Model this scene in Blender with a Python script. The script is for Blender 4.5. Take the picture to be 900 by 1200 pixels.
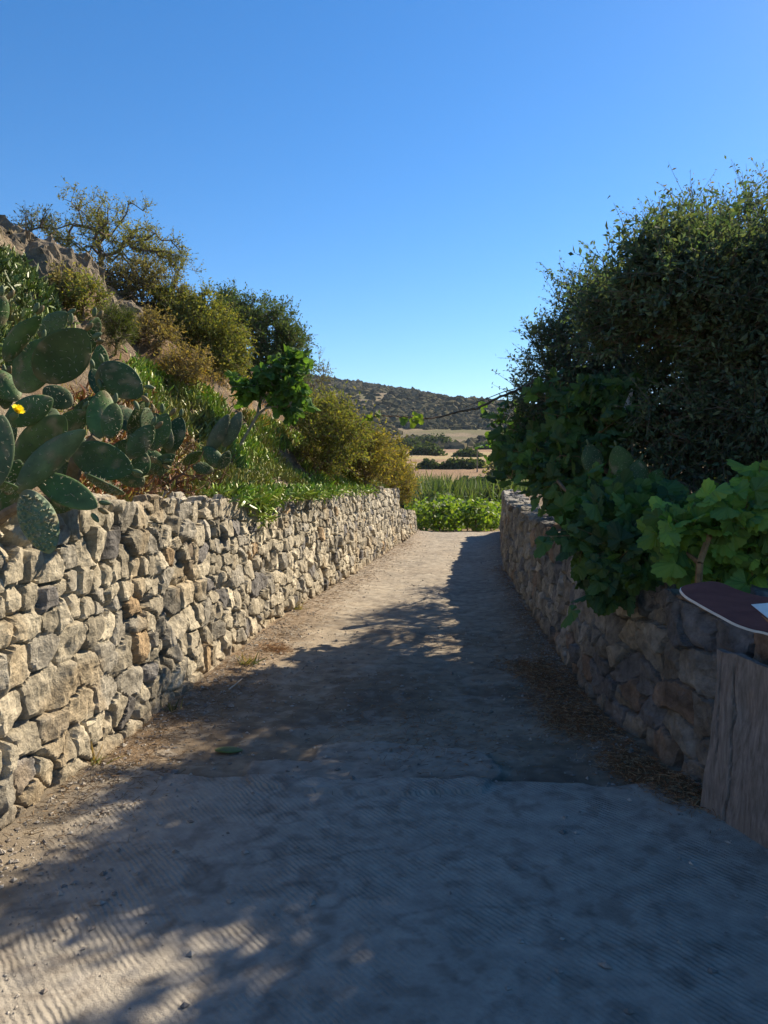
import bpy, math, random
import numpy as np
from mathutils import Vector
for o in list(bpy.data.objects): bpy.data.objects.remove(o)
S = bpy.context.scene
COL = S.collection
R = math.radians
rng = np.random.default_rng(7)

# ------------------------------------------------------------------ camera, sky, sun
PITCH = R(2.86); EYE = 1.6
cd = bpy.data.cameras.new('camera'); cam = bpy.data.objects.new('camera', cd); COL.objects.link(cam)
cam.location = (0, 0, EYE); cam.rotation_euler = (R(90) - PITCH, 0, 0)
cd.sensor_fit = 'VERTICAL'; cd.sensor_height = 24; cd.lens = 18; cd.clip_start = .05; cd.clip_end = 6000
S.camera = cam
SUN_EL, SUN_AZ = R(37.3), R(48)
w = bpy.data.worlds.new('World'); S.world = w; w.use_nodes = True
nt = w.node_tree; bg = nt.nodes['Background']
sky = nt.nodes.new('ShaderNodeTexSky'); sky.sky_type = 'NISHITA'; sky.sun_disc = False
sky.sun_elevation = SUN_EL; sky.sun_rotation = SUN_AZ
sky.air_density = 1.0; sky.dust_density = 0.15; sky.ozone_density = 4.0; sky.altitude = 100
hsv = nt.nodes.new('ShaderNodeHueSaturation'); hsv.inputs['Saturation'].default_value = 1.28; hsv.inputs['Hue'].default_value = .502
nt.links.new(sky.outputs[0], hsv.inputs['Color']); nt.links.new(hsv.outputs[0], bg.inputs[0]); bg.inputs[1].default_value = 0.075
sd = bpy.data.lights.new('sun', 'SUN'); sd.energy = 4.6; sd.angle = R(.5); sd.color = (1, .86, .66)
sun = bpy.data.objects.new('sun', sd); COL.objects.link(sun)
SV = Vector((math.sin(SUN_AZ)*math.cos(SUN_EL), math.cos(SUN_AZ)*math.cos(SUN_EL), math.sin(SUN_EL)))
sun.rotation_euler = SV.to_track_quat('Z', 'Y').to_euler(); sun.location = (10, 10, 20)
S.view_settings.view_transform = 'Standard'; S.view_settings.look = 'None'
S.view_settings.exposure = 1.2; S.view_settings.gamma = 1

# ------------------------------------------------------------------ helpers
sp, cp = math.sin(PITCH), math.cos(PITCH)
def ray(px, py):
    u = (px-450)/900; v = (600-py)/900
    return np.array([u, cp+v*sp, v*cp-sp])
def P(px, py, y):
    d = ray(px, py); return d*(y/d[1]) + np.array([0, 0, EYE])
def proj(p):
    p = np.asarray(p, float); x = p[..., 0]; y = p[..., 1]; z = p[..., 2]-EYE
    f = y*cp - z*sp; up = y*sp + z*cp
    return 450+900*x/f, 600-900*up/f
def sst(a, b, x):
    t = np.clip((x-a)/(b-a), 0, 1); return t*t*(3-2*t)
def _h(i, j, k, s):
    n = (i*374761393 + j*668265263 + k*1274126177 + s*974634777) & 0xffffffff
    n = ((n ^ (n >> 13))*1274126177) & 0xffffffff
    n = ((n ^ (n >> 16))*2246822519) & 0xffffffff
    return ((n ^ (n >> 15)) & 0xffff)/65535.0
def noise(p, s=0):
    p = np.asarray(p, float); i = np.floor(p).astype(np.int64); f = p-i; f = f*f*(3-2*f)
    r = 0
    for a in (0, 1):
        for b in (0, 1):
            for c in (0, 1):
                wt = (f[..., 0] if a else 1-f[..., 0])*(f[..., 1] if b else 1-f[..., 1])*(f[..., 2] if c else 1-f[..., 2])
                r = r + wt*_h(i[..., 0]+a, i[..., 1]+b, i[..., 2]+c, s)
    return r*2-1
def fbm(p, oct=4, s=0):
    p = np.asarray(p, float); r = 0; a = 1
    for o in range(oct):
        r = r + a*noise(p*(2**o)+o*17.3, s+o); a *= .5
    return r
def xyz(x, y, z=None):
    x, y = np.broadcast_arrays(np.asarray(x, float), np.asarray(y, float))
    return np.stack([x, y, np.zeros_like(x) if z is None else z+0*x], -1)

def tag(o, label=None, cat=None, group=None, kind=None):
    if label: o['label'] = label
    if cat: o['category'] = cat
    if group: o['group'] = group
    if kind: o['kind'] = kind
    return o
def empty(name, loc, label=None, cat=None, group=None):
    o = bpy.data.objects.new(name, None); COL.objects.link(o); o.location = tuple(float(c) for c in loc); o.empty_display_size = .1
    return tag(o, label, cat, group)
def build(name, V, F, mat, parent=None, origin=None, col=None, smooth=False, attrs=None):
    """V (n,3); F list of int arrays (m,k)"""
    V = np.asarray(V, float)
    if origin is None and parent is not None: origin = np.array(parent.location)
    if origin is None: origin = np.zeros(3)
    V = V-np.asarray(origin)
    if not isinstance(F, (list, tuple)): F = [F]
    F = [np.asarray(f, int) for f in F if len(f)]
    me = bpy.data.meshes.new(name)
    me.vertices.add(len(V)); me.vertices.foreach_set('co', V.astype(np.float32).ravel())
    li = np.concatenate([f.ravel() for f in F]); tot = np.concatenate([np.full(len(f), f.shape[1]) for f in F])
    st = np.concatenate([[0], np.cumsum(tot)[:-1]])
    me.loops.add(len(li)); me.loops.foreach_set('vertex_index', li.astype(np.int32))
    me.polygons.add(len(tot)); me.polygons.foreach_set('loop_start', st.astype(np.int32)); me.polygons.foreach_set('loop_total', tot.astype(np.int32))
    me.polygons.foreach_set('use_smooth', np.full(len(tot), smooth))
    me.update(); me.validate()
    if col is not None:
        c = np.ones((len(V), 4), np.float32); c[:, :3] = np.asarray(col)
        a = me.color_attributes.new('col', 'FLOAT_COLOR', 'POINT'); a.data.foreach_set('color', c.ravel())
    for k, v in (attrs or {}).items():
        a = me.attributes.new(k, 'FLOAT', 'POINT'); a.data.foreach_set('value', np.asarray(v, np.float32))
    me.materials.append(mat)
    o = bpy.data.objects.new(name, me); COL.objects.link(o)
    if parent is not None: o.parent = parent
    else: o.location = tuple(float(c) for c in origin)
    return o
class Geo:
    def __init__(s): s.V = []; s.F = {}; s.C = []; s.n = 0
    def add(s, V, F, col=None):
        V = np.asarray(V, float).reshape(-1, 3)
        if not isinstance(F, (list, tuple)) or (len(F) and np.isscalar(F[0][0]) and False): F = [F]
        for f in F:
            f = np.asarray(f, int)
            if f.ndim == 1: f = f[None]
            s.F.setdefault(f.shape[1], []).append(f+s.n)
        s.V.append(V); s.n += len(V)
        c = np.ones((len(V), 3))*.5 if col is None else np.broadcast_to(np.asarray(col, float), (len(V), 3))
        s.C.append(c)
    def build(s, name, mat, parent=None, origin=None, smooth=False):
        return build(name, np.concatenate(s.V), [np.concatenate(v) for v in s.F.values()], mat, parent, origin, np.concatenate(s.C), smooth)
def grid_faces(nr, nc, flip=False):
    i = np.arange(nr-1)[:, None]*nc + np.arange(nc-1)[None]
    f = np.stack([i, i+1, i+nc+1, i+nc], -1).reshape(-1, 4)
    return f[:, ::-1] if flip else f
def norm(v):
    v = np.asarray(v, float); return v/np.maximum(np.linalg.norm(v, axis=-1, keepdims=True), 1e-9)
def rdir(n, up=0.0, r=rng):
    v = norm(r.normal(size=(n, 3))); v[:, 2] += up; return norm(v)

# ------------------------------------------------------------------ materials
def newmat(name):
    m = bpy.data.materials.new(name); m.use_nodes = True
    return m, m.node_tree, m.node_tree.nodes['Principled BSDF']
def N(t, kind, **kw):
    n = t.nodes.new(kind)
    for k, v in kw.items():
        if k in n.inputs.keys(): n.inputs[k].default_value = v
        else: setattr(n, k, v)
    return n
def surf(name, base=None, scale=8, amt=.35, rough=.9, bump=.5, bscale=60, dist=.01, spec=.25, detail=8, bump2=None):
    """colour = (attribute col or base) * noise; two-scale bump"""
    m, t, b = newmat(name)
    tc = N(t, 'ShaderNodeTexCoord')
    n1 = N(t, 'ShaderNodeTexNoise', Scale=scale, Detail=detail, Roughness=.65)
    t.links.new(tc.outputs['Object'], n1.inputs['Vector'])
    mr = N(t, 'ShaderNodeMapRange'); mr.inputs[1].default_value = .3; mr.inputs[2].default_value = .7
    mr.inputs[3].default_value = 1-amt; mr.inputs[4].default_value = 1+amt
    t.links.new(n1.outputs['Fac'], mr.inputs[0])
    mx = N(t, 'ShaderNodeVectorMath', operation='SCALE')
    if base is None:
        at = N(t, 'ShaderNodeAttribute', attribute_name='col'); t.links.new(at.outputs['Color'], mx.inputs[0])
    else: mx.inputs[0].default_value = base
    t.links.new(mr.outputs[0], mx.inputs['Scale']); t.links.new(mx.outputs[0], b.inputs['Base Color'])
    b.inputs['Roughness'].default_value = rough; b.inputs['Specular IOR Level'].default_value = spec
    n2 = N(t, 'ShaderNodeTexNoise', Scale=bscale, Detail=6, Roughness=.7); t.links.new(tc.outputs['Object'], n2.inputs['Vector'])
    bp = N(t, 'ShaderNodeBump', Strength=bump, Distance=dist); t.links.new(n2.outputs['Fac'], bp.inputs['Height'])
    t.links.new(bp.outputs[0], b.inputs['Normal'])
    return m
def leafmat(name, trans=.35, rough=.55, spec=.3, tcol=(1.5, 1.5, .55)):
    m, t, b = newmat(name)
    at = N(t, 'ShaderNodeAttribute', attribute_name='col'); t.links.new(at.outputs['Color'], b.inputs['Base Color'])
    b.inputs['Roughness'].default_value = rough; b.inputs['Specular IOR Level'].default_value = spec
    tr = N(t, 'ShaderNodeBsdfTranslucent'); mv = N(t, 'ShaderNodeVectorMath', operation='MULTIPLY'); mv.inputs[1].default_value = tcol
    t.links.new(at.outputs['Color'], mv.inputs[0]); t.links.new(mv.outputs[0], tr.inputs['Color'])
    mix = N(t, 'ShaderNodeMixShader'); mix.inputs[0].default_value = trans
    t.links.new(b.outputs[0], mix.inputs[1]); t.links.new(tr.outputs[0], mix.inputs[2])
    t.links.new(mix.outputs[0], t.nodes['Material Output'].inputs['Surface'])
    return m
M_stone = surf('stone', None, 16, .42, .92, 1.0, 38, .022, .2)
M_earth = surf('earth', None, 4.5, .45, .95, 1.0, 9, .12, .1)
M_bark = surf('bark', None, 20, .4, .9, .8, 60, .01, .2)
M_leaf = leafmat('leaf', .3, .8, .12)
M_vine = leafmat('vine_leaf', .34, .6, .25, (1.9, 2.0, .5))
M_grass = leafmat('grass_blade', .3, .7)
M_succ = leafmat('succulent', .25, .45, .4, (1.3, 1.5, .5))
M_cactus = surf('cactus_skin', None, 14, .34, .62, .4, 60, .005, .35)
M_pebble = surf('pebble', None, 30, .3, .9, .5, 90, .004, .2)
M_straw = surf('straw', None, 30, .2, .9, .1, 50, .002, .1)
M_far = surf('far_scrub', None, .3, .3, 1, .3, 2, .3, 0)

# lane material: grooved concrete where 'groove' > 0
def lane_mat():
    m = surf('lane_surface', None, 9, .26, .93, 1.0, 120, .009, .15)
    t = m.node_tree; b = t.nodes['Principled BSDF']
    old = b.inputs['Normal'].links[0].from_node
    tc = N(t, 'ShaderNodeTexCoord')
    wn = N(t, 'ShaderNodeTexNoise', Scale=.55, Detail=1); t.links.new(tc.outputs['Object'], wn.inputs['Vector'])
    ws = N(t, 'ShaderNodeVectorMath', operation='MULTIPLY_ADD'); ws.inputs[1].default_value = (.22, .16, 0)
    t.links.new(wn.outputs['Color'], ws.inputs[0]); t.links.new(tc.outputs['Object'], ws.inputs[2])
    dn = N(t, 'ShaderNodeVectorMath', operation='DOT_PRODUCT'); a = R(38); dn.inputs[1].default_value = (math.cos(a), math.sin(a), 0)
    t.links.new(ws.outputs[0], dn.inputs[0])
    j = N(t, 'ShaderNodeTexNoise', Scale=11, Detail=4); t.links.new(tc.outputs['Object'], j.inputs['Vector'])
    ja = N(t, 'ShaderNodeMath', operation='MULTIPLY_ADD'); ja.inputs[1].default_value = .028
    t.links.new(j.outputs['Fac'], ja.inputs[0]); t.links.new(dn.outputs['Value'], ja.inputs[2])
    sc = N(t, 'ShaderNodeMath', operation='MULTIPLY'); sc.inputs[1].default_value = 2*math.pi/.0225; t.links.new(ja.outputs[0], sc.inputs[0])
    sn = N(t, 'ShaderNodeMath', operation='SINE'); t.links.new(sc.outputs[0], sn.inputs[0])
    pt = N(t, 'ShaderNodeTexNoise', Scale=2.2, Detail=5, Roughness=.7); t.links.new(tc.outputs['Object'], pt.inputs['Vector'])
    pm = N(t, 'ShaderNodeMapRange'); pm.inputs[1].default_value = .42; pm.inputs[2].default_value = .60; pm.inputs[3].default_value = .25; t.links.new(pt.outputs['Fac'], pm.inputs[0])
    g = N(t, 'ShaderNodeAttribute', attribute_name='groove')
    m1 = N(t, 'ShaderNodeMath', operation='MULTIPLY'); t.links.new(pm.outputs[0], m1.inputs[0]); t.links.new(g.outputs['Fac'], m1.inputs[1])
    m2 = N(t, 'ShaderNodeMath', operation='MULTIPLY'); t.links.new(m1.outputs[0], m2.inputs[0]); t.links.new(sn.outputs[0], m2.inputs[1])
    bp = N(t, 'ShaderNodeBump', Strength=1.0, Distance=.0030); t.links.new(m2.outputs[0], bp.inputs['Height'])
    t.links.new(old.outputs[0], bp.inputs['Normal']); t.links.new(bp.outputs[0], b.inputs['Normal'])
    return m
M_lane = lane_mat()

# ------------------------------------------------------------------ layout of the lane
LY = np.array([-8, 0, 2, 3.5, 5.2, 7.6, 10.7, 14, 17.5, 20.6, 25, 35, 60, 90.])
LX = np.array([-2.6, -2.1, -1.77, -1.62, -1.43, -1.21, -.7, -.15, .42, .9, 1.15, 1.5, 1.0, 0])
RY = np.array([-8, 0, 1.5, 2.6, 3.3, 3.64, 4.36, 5.3, 7.1, 12.3, 16, 20.6, 25, 35, 60])
RX = np.array([3.2, 2.9, 2.35, 1.93, 1.69, 1.6, 1.48, 1.43, 1.56, 1.93, 2.43, 3.12, 4.2, 7, 12])
def smooth_interp(ys, xs):
    g = np.arange(-8, 90, .05); v = np.interp(g, ys, xs)
    k = np.hanning(23); k /= k.sum(); v = np.convolve(np.pad(v, 11, mode='edge'), k, 'valid')
    return lambda y: np.interp(y, g, v)
xl = smooth_interp(LY, LX); xr = smooth_interp(RY, RX)
def hl(y): return np.interp(y, [0, 4.5, 7.3, 11.3, 17.45, 17.55, 20.7], [1.36, 1.43, 1.37, 1.32, 1.25, .8, .58])
def hr(y): return np.interp(y, [0, 3.6, 5, 7, 12, 20], [.97, .97, .97, 1.02, 1.1, 1.15])
FY = np.array([-50, 20.6, 24, 30, 45, 60, 75, 100, 150, 250, 320])
FZ = np.array([0, 0, -.2, -.7, -1.4, -1.8, -1.5, 1.2, 4.4, 10, 13.])
def hill(x, y):
    c1 = np.interp(x, [-400, -120, -50, -10, 23, 70, 120, 250], [92, 82, 67, 60, 53, 46, 36, 20])
    c2 = np.interp(x, [-400, 0, 60, 110, 170, 260, 500], [64, 66, 67, 66, 66, 67, 60])
    n = fbm(xyz(x/90, y/90), 4, 3)
    r1 = c1*sst(240, 660, y)**.9*(1-.6*sst(680, 900, y)); r2 = c2*sst(420, 1000, y)**1.5
    r2 = r2+4*sst(.2, .4, np.sin(y/28))*sst(600, 700, y)*0
    return np.maximum(r1-12*(y > 5000), r2) + n*5*sst(280, 450, y)
def H(x, y, detail=True):
    x, y = np.broadcast_arrays(np.asarray(x, float), np.asarray(y, float))
    base = np.interp(y, FY, FZ)
    L = xl(y); Rr = xr(y)
    s = L-x
    f = np.interp(s, [0, .4, 1, 1.85, 2.5, 3.2, 4.2, 6, 20], [0, .0, .42, 1.5, 2.15, 2.95, 3.45, 3.7, 4.2])
    A = np.interp(y, [-8, 3, 6, 16, 20, 26, 34], [.5, .7, 1, 1, .72, .3, 0])
    hh = np.where(y < 20.7, hl(y), np.interp(y, [20.7, 24, 34], [.55, .5, 0]))
    rise = sst(.16, .34, s)
    left = (hh-.04)*rise + f*A
    if detail:
        q = xyz(x, y)
        left = left + rise*sst(.5, 1.6, s)*(.2*fbm(q*1.3, 5, 11) - .34*np.abs(fbm(q*1.5, 4, 5))*sst(1.2, 2.4, s) + .12*np.abs(fbm(q*4.2, 3, 8))*sst(1.2, 2.4, s))*sst(34, 20, y) + rise*.03*fbm(q*5, 3, 2)*sst(40, 25, y)
    t = x-Rr
    rr = np.where(y < 20.7, hr(y), np.interp(y, [20.7, 24, 34], [1.0, .5, 0]))
    right = (rr-.06)*sst(.16, .34, t) + .25*sst(.5, 4, t)*sst(30, 20, y)
    z = base + np.where(s > 0, left, 0) + np.where(t > 0, right, 0)
    inl = (s <= 0) & (t <= 0)
    z = np.where(inl & (y < 24), z-.06*sst(24, 22.5, y), z)
    if detail: z = z + .12*fbm(xyz(x/4, y/4), 3, 21)*sst(22, 40, y)
    return z + np.where(y > 240, hill(x, y), 0)

# ------------------------------------------------------------------ terrain
def terrain():
    ys = list(np.arange(-8, 26, .09)); 
    while ys[-1] < 1500: ys.append(ys[-1]+max(.12, (ys[-1])*.014))
    xs = list(np.arange(0, 5.5, .085))
    while xs[-1] < 900: xs.append(xs[-1]*1.045+.05)
    xn = list(np.arange(0, 7.5, .085))
    while xn[-1] < 900: xn.append(xn[-1]*1.045+.05)
    X = np.array([-v for v in xn[:0:-1]]+xs); Y = np.array(ys)
    gx, gy = np.meshgrid(X, Y); gz = H(gx, gy)
    q = xyz(gx, gy)
    n1 = fbm(q*.9, 4, 31); n2 = fbm(q/14, 4, 32); n3 = fbm(q/60*np.array([1, 2.2, 1]), 4, 33)
    C = np.zeros(gx.shape+(3,)); C[:] = (.20, .155, .11)
    def lay(col, m): C[:] = C*(1-m[..., None]) + np.array(col)*m[..., None]
    lay((.29, .235, .165), sst(-.1, .5, n1)); lay((.20, .13, .075), sst(.1, .7, fbm(q*2.3, 3, 40))*.7)
    lay((.23, .17, .10), sst(20.5, 24, gy)*sst(60, 50, gy))
    lay((.33, .25, .135), sst(62, 85, gy)*sst(330, 250, gy))            # straw fields
    lay((.30, .25, .10), sst(62, 85, gy)*sst(330, 250, gy)*sst(0, .4, n2))
    lay((.26, .17, .10), sst(85, 110, gy)*sst(330, 230, gy)*sst(.1, .35, noise(q/np.array([60, 11, 1]), 3)))
    hm = sst(240, 300, gy)
    lay((.17, .13, .09), hm); lay((.13, .12, .06), hm*sst(-.1, .35, n3)); lay((.25, .19, .125), hm*sst(.35, .7, n2)*.6)
    build_col = C.reshape(-1, 3)
    o = build('ground', np.stack([gx, gy, gz], -1).reshape(-1, 3), grid_faces(len(Y), len(X)), M_earth, col=build_col, smooth=True)
    tag(o, kind='structure')
terrain()

def poly_in(px, py, poly):
    c = np.zeros(px.shape, bool); n = len(poly)
    for i in range(n):
        x0, y0 = poly[i]; x1, y1 = poly[(i+1) % n]
        k = ((y0 > py) != (y1 > py)) & (px < (x1-x0)*(py-y0)/(y1-y0+1e-12)+x0); c ^= k
    return c
def G(px, py, z=0):
    d = ray(px, py); t = (z-EYE)/d[2]; return d*t + np.array([0, 0, EYE])
PATCH = [tuple(G(*p)[:2]) for p in [(286, 912), (292, 896), (330, 892), (372, 890), (372, 872), (440, 868), (520, 873), (572, 882), (590, 905), (560, 928), (500, 934), (420, 932), (340, 932), (300, 928)]]
def lane_h(x, y, full=False):
    q = xyz(x, y)
    z = .018*fbm(q*.8, 3, 51)+.006*fbm(q*7, 3, 52)*sst(3.6, 4.4, y)
    edge = 3.93+.05*fbm(q*1.6, 4, 54)+.02*noise(q*9, 5)+.10*(x < -.9)*(-x-.9)
    conc = sst(.014, -.014, y-edge)
    wx = x+.03*fbm(q*4, 3, 60); wy = y+.03*fbm(q*4, 3, 61)
    pt = poly_in(wx, wy, PATCH).astype(float)
    rut = -.02*np.exp(-((x-(xl(y)+xr(y))/2-.55)/.35)**2)-.02*np.exp(-((x-(xl(y)+xr(y))/2+.55)/.35)**2)
    z = z + .026*conc + .016*pt + rut*sst(4.5, 7, y)
    base = np.interp(y, FY, FZ)
    e = np.minimum(x-xl(y), xr(y)-x); z = z + .03*sst(.45, 0, e)*sst(3, 4.5, y) + base
    return (z, conc, pt, e, y-edge) if full else z
def lane():
    ys = list(np.arange(-3, 1.6, .06))+list(np.arange(1.6, 6, .016))
    while ys[-1] < 23.5: ys.append(ys[-1]+.016+.0025*(ys[-1]-6))
    ys = np.array(ys); u = np.linspace(0, 1, 190)
    gy = np.repeat(ys[:, None], len(u), 1); a = xl(gy)-.08; b = xr(gy)+.08; gx = a+(b-a)*u
    z, conc, pt, e, de = lane_h(gx, gy, True)
    q = xyz(gx, gy)
    C = np.zeros(gx.shape+(3,)); C[:] = (.27, .225, .165)
    def lay(col, m): C[:] = C*(1-m[..., None]) + np.array(col)*m[..., None]
    n1 = fbm(q*1.1, 4, 71); n2 = fbm(q*4, 4, 72)
    lay((.20, .155, .105), sst(0, .6, n1)*.8); lay((.34, .28, .20), sst(.15, .6, n2)*.6)
    lay((.20, .135, .08), sst(.6, .05, e+.12*n1)*.75)
    lay((.12, .095, .07), sst(.35, .8, fbm(q*2.2, 4, 75))*.6)
    lay((.32, .30, .26), sst(6, 12, gy)*.4)
    lay((.38, .345, .29), np.maximum(conc, pt*.6)*.95)
    lay((.33, .30, .25), np.maximum(conc, pt)*sst(-.05, .5, fbm(q*2, 5, 76))*.35)
    lay((.15, .13, .11), np.maximum(conc, pt)*sst(.03, .0, np.abs(fbm(q*1.1, 4, 78)))*sst(-.1, .3, noise(q*.7, 79))*.55)
    lay((.38, .35, .29), sst(.25, .5, fbm(q*11, 3, 80))*.3)
    lay((.14, .11, .085), sst(.35, .6, fbm(q*16, 3, 82))*.35)
    lay((.20, .16, .11), conc*sst(.5, .05, gx-xl(gy)+.1*n1)*.8)
    lay((.10, .08, .06), np.exp(-np.abs(de-.03)/.045)*(de > -.01)*sst(-.45, .2, n2)*.8)
    o = build('lane', np.stack([gx, gy, z], -1).reshape(-1, 3), grid_faces(len(ys), len(u)), M_lane, col=C.reshape(-1, 3), smooth=True,
              attrs={'groove': (conc*sst(.1, .5, e+.1*n1)*(.35+.65*sst(-.45, .25, fbm(q*6, 4, 81)))).ravel()})
    tag(o, kind='structure')
lane()

# ------------------------------------------------------------------ dry stone walls
def stone_wall(name, xf, hf, y0, y1, side, hs, label, seed, palette, depthf, thick=.42, fill=.2):
    r = np.random.default_rng(seed)
    yy = np.arange(y0, y1, .01); pp = np.stack([xf(yy), yy], 1)
    al = np.concatenate([[0], np.cumsum(np.linalg.norm(np.diff(pp, axis=0), axis=1))]); Ltot = al[-1]
    A = [0.]
    while A[-1] < Ltot: A.append(A[-1]+depthf(np.interp(A[-1], al, yy)))
    A = np.array(A); Hmax = 1.5
    yA = np.interp(A, al, yy); xA = xf(yA); tx = np.gradient(xA, A); ty = np.gradient(yA, A)
    tl = np.hypot(tx, ty); nx, ny = side*ty/tl, -side*tx/tl
    hA = hf(yA)
    vf = np.arange(-.06, 1.0001, .0115/1.2); vt = np.arange(.015, thick, .02)
    nrow = len(vf)+len(vt)
    a2 = np.repeat(A[:, None], nrow, 1)
    face = np.concatenate([vf, np.ones(len(vt))]); top = np.concatenate([np.zeros(len(vf)), vt])
    hh = hA[:, None]
    # param v: metres measured DOWN from the top edge for the face, so corner stones wrap over
    vcoord = (face[None]-1)*hh + top[None]
    # stones
    sites = []
    v = thick+.1
    while v > -Hmax-.2:
        h = r.uniform(*hs); a = -.3+r.uniform(0, .2)
        while a < Ltot+.3:
            wd = h*r.choice([.7, 1.05, 1.4, 1.9, 2.4], p=[.2, .27, .27, .16, .1])
            sites.append((a+wd/2+r.normal()*.012, v-h/2+r.normal()*h*.13)); a += wd
        v -= h
    nf = int(len(sites)*fill)
    for _ in range(nf): sites.append((r.uniform(0, Ltot), r.uniform(-Hmax, thick)))
    sites = np.array(sites); sites = sites[np.argsort(sites[:, 0])]; ns = len(sites)
    base = r.normal(size=ns)*.010; tilt = r.normal(size=(ns, 2))*.11; asp = r.uniform(1.1, 1.6, ns)
    fd = norm(np.concatenate([r.normal(size=(ns*4, 2)), np.zeros((ns*4, 1))], 1))[:, :2].reshape(ns, 4, 2)
    fs = r.uniform(.2, 1.1, (ns, 4)); fo = r.uniform(.018, .075, (ns, 4))
    pal = np.array([p[:3] for p in palette]); pw = np.array([p[3] for p in palette]); pw = pw/pw.sum()
    scol = pal[r.choice(len(pal), ns, p=pw)]*(1+r.normal(size=(ns, 1))*.13)
    disp = np.zeros(a2.shape); cid = np.zeros(a2.shape, int)
    q3 = np.stack([a2, vcoord, 0*a2], -1)
    wa = a2+.03*fbm(q3*4.5, 3, seed)+.004*noise(q3*34, 2); wv = vcoord+.03*fbm(q3*4.5, 3, seed+9)+.004*noise(q3*34, 3)
    CH = 24
    for i in range(0, len(A), CH):
        sl = slice(i, min(i+CH, len(A))); lo, hi = np.searchsorted(sites[:, 0], [A[i]-.6, A[min(i+CH, len(A))-1]+.6])
        ss = sites[lo:hi]; d = (np.abs(wa[sl][..., None]-ss[:, 0])/asp[lo:hi])**4.2 + (np.abs(wv[sl][..., None]-ss[:, 1]))**4.2; d = d**(1/4.2)
        ix = np.argpartition(d, 1, axis=-1)[..., :2]; dd = np.take_along_axis(d, ix, -1)
        sw = dd[..., 0] > dd[..., 1]; i1 = np.where(sw, ix[..., 1], ix[..., 0]); i2 = np.where(sw, ix[..., 0], ix[..., 1])
        d1 = np.minimum(dd[..., 0], dd[..., 1]); d2 = np.maximum(dd[..., 0], dd[..., 1])
        e = (d2-d1)/2
        k = i1+lo; pa = np.stack([wa[sl], wv[sl]], -1)-sites[k]
        hgt = base[k] + (tilt[k]*pa).sum(-1)
        for f in range(4): hgt = np.minimum(hgt, base[k]+fo[k, f]-fs[k, f]*(fd[k, f]*pa).sum(-1)*.75)
        hgt = hgt - .004*(1-sst(0, .014, e)) - .05*(1-sst(.0005, .0062, e))
        disp[sl] = hgt; cid[sl] = k
    disp += .008*fbm(q3*18, 4, seed+2)-.006*np.abs(noise(q3*10, seed+6))-.006*np.abs(noise(q3*27, seed+7))+.02*fbm(q3*1.1, 3, seed+5)
    # geometry
    ang = sst(-.05, .03, vcoord)*math.pi/2     # normal rotates over the top edge
    tops = (_h(cid, cid*0+3, cid*0, seed)-.5)*.075
    batter = -.07*np.clip(vcoord/hh+1, 0, 1.0)
    off = batter - top[None]
    zc = np.interp(yA, FY, FZ)[:, None] + np.clip(face, -1, 1)[None]*hh + tops*sst(-.22, -.02, vcoord)
    X = xA[:, None] + nx[:, None]*(off+disp*np.cos(ang)); Y = yA[:, None] + ny[:, None]*(off+disp*np.cos(ang)); Z = zc+disp*np.sin(ang)
    V = np.stack([X, Y, Z], -1)
    c = scol[cid]; cn = fbm(q3*7, 3, seed+8)[..., None]
    c = c*(1+.25*cn)
    och = sst(.3, .8, fbm(q3*3.1, 3, seed+4))[..., None]*(.45 if side > 0 else .15); c = c*(1-och)+np.array((.34, .25, .14))*och
    soil = sst(.16, 0, face*hh)[..., None]*.5; c = c*(1-soil)+np.array((.22, .16, .10))*soil
    F = grid_faces(len(A), nrow, flip=(side < 0))
    # end caps: fan the first and last columns to the back-bottom corner
    g = V.reshape(-1, 3); cc = np.clip(c.reshape(-1, 3), .02, .7)
    for ci in (0, len(A)-1):
        col_ids = np.arange(nrow)+ci*nrow; b = V[ci, -1].copy(); b[2] = -.3; 
        g = np.concatenate([g, b[None]]); cc = np.concatenate([cc, [[.2, .16, .12]]])
        F = [F] if not isinstance(F, list) else F
        F.append(np.stack([col_ids[:-1], col_ids[1:], np.full(nrow-1, len(g)-1)], 1))
    o0 = np.array([xA[len(A)//2], yA[len(A)//2], 0])
    root = empty(name, o0, label, 'wall')
    build('stones', g, F, M_stone, root, None, cc)
    return root
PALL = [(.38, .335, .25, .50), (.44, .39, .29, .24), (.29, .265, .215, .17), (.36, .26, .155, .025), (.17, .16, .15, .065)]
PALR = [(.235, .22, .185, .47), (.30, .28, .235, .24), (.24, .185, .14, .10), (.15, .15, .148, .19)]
stone_wall('stone_wall', xl, hl, .6, 17.47, 1, (.105, .215), 'sunlit tall dry stone wall of pale rubble along the left of the lane', 5, PALL, lambda y: .0115+.0016*max(y-3, 0))
stone_wall('stone_wall', xl, hl, 17.53, 20.75, 1, (.10, .18), 'short lower stepped-down end section of pale stone wall by the vineyard', 15, PALL, lambda y: .035)
stone_wall('stone_wall', xr, hr, 1.0, 20.75, -1, (.15, .30), 'shaded dark dry stone wall with big blocks under the vines on the right', 9, PALR, lambda y: .0115+.0016*max(y-3, 0), fill=.18)

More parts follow.
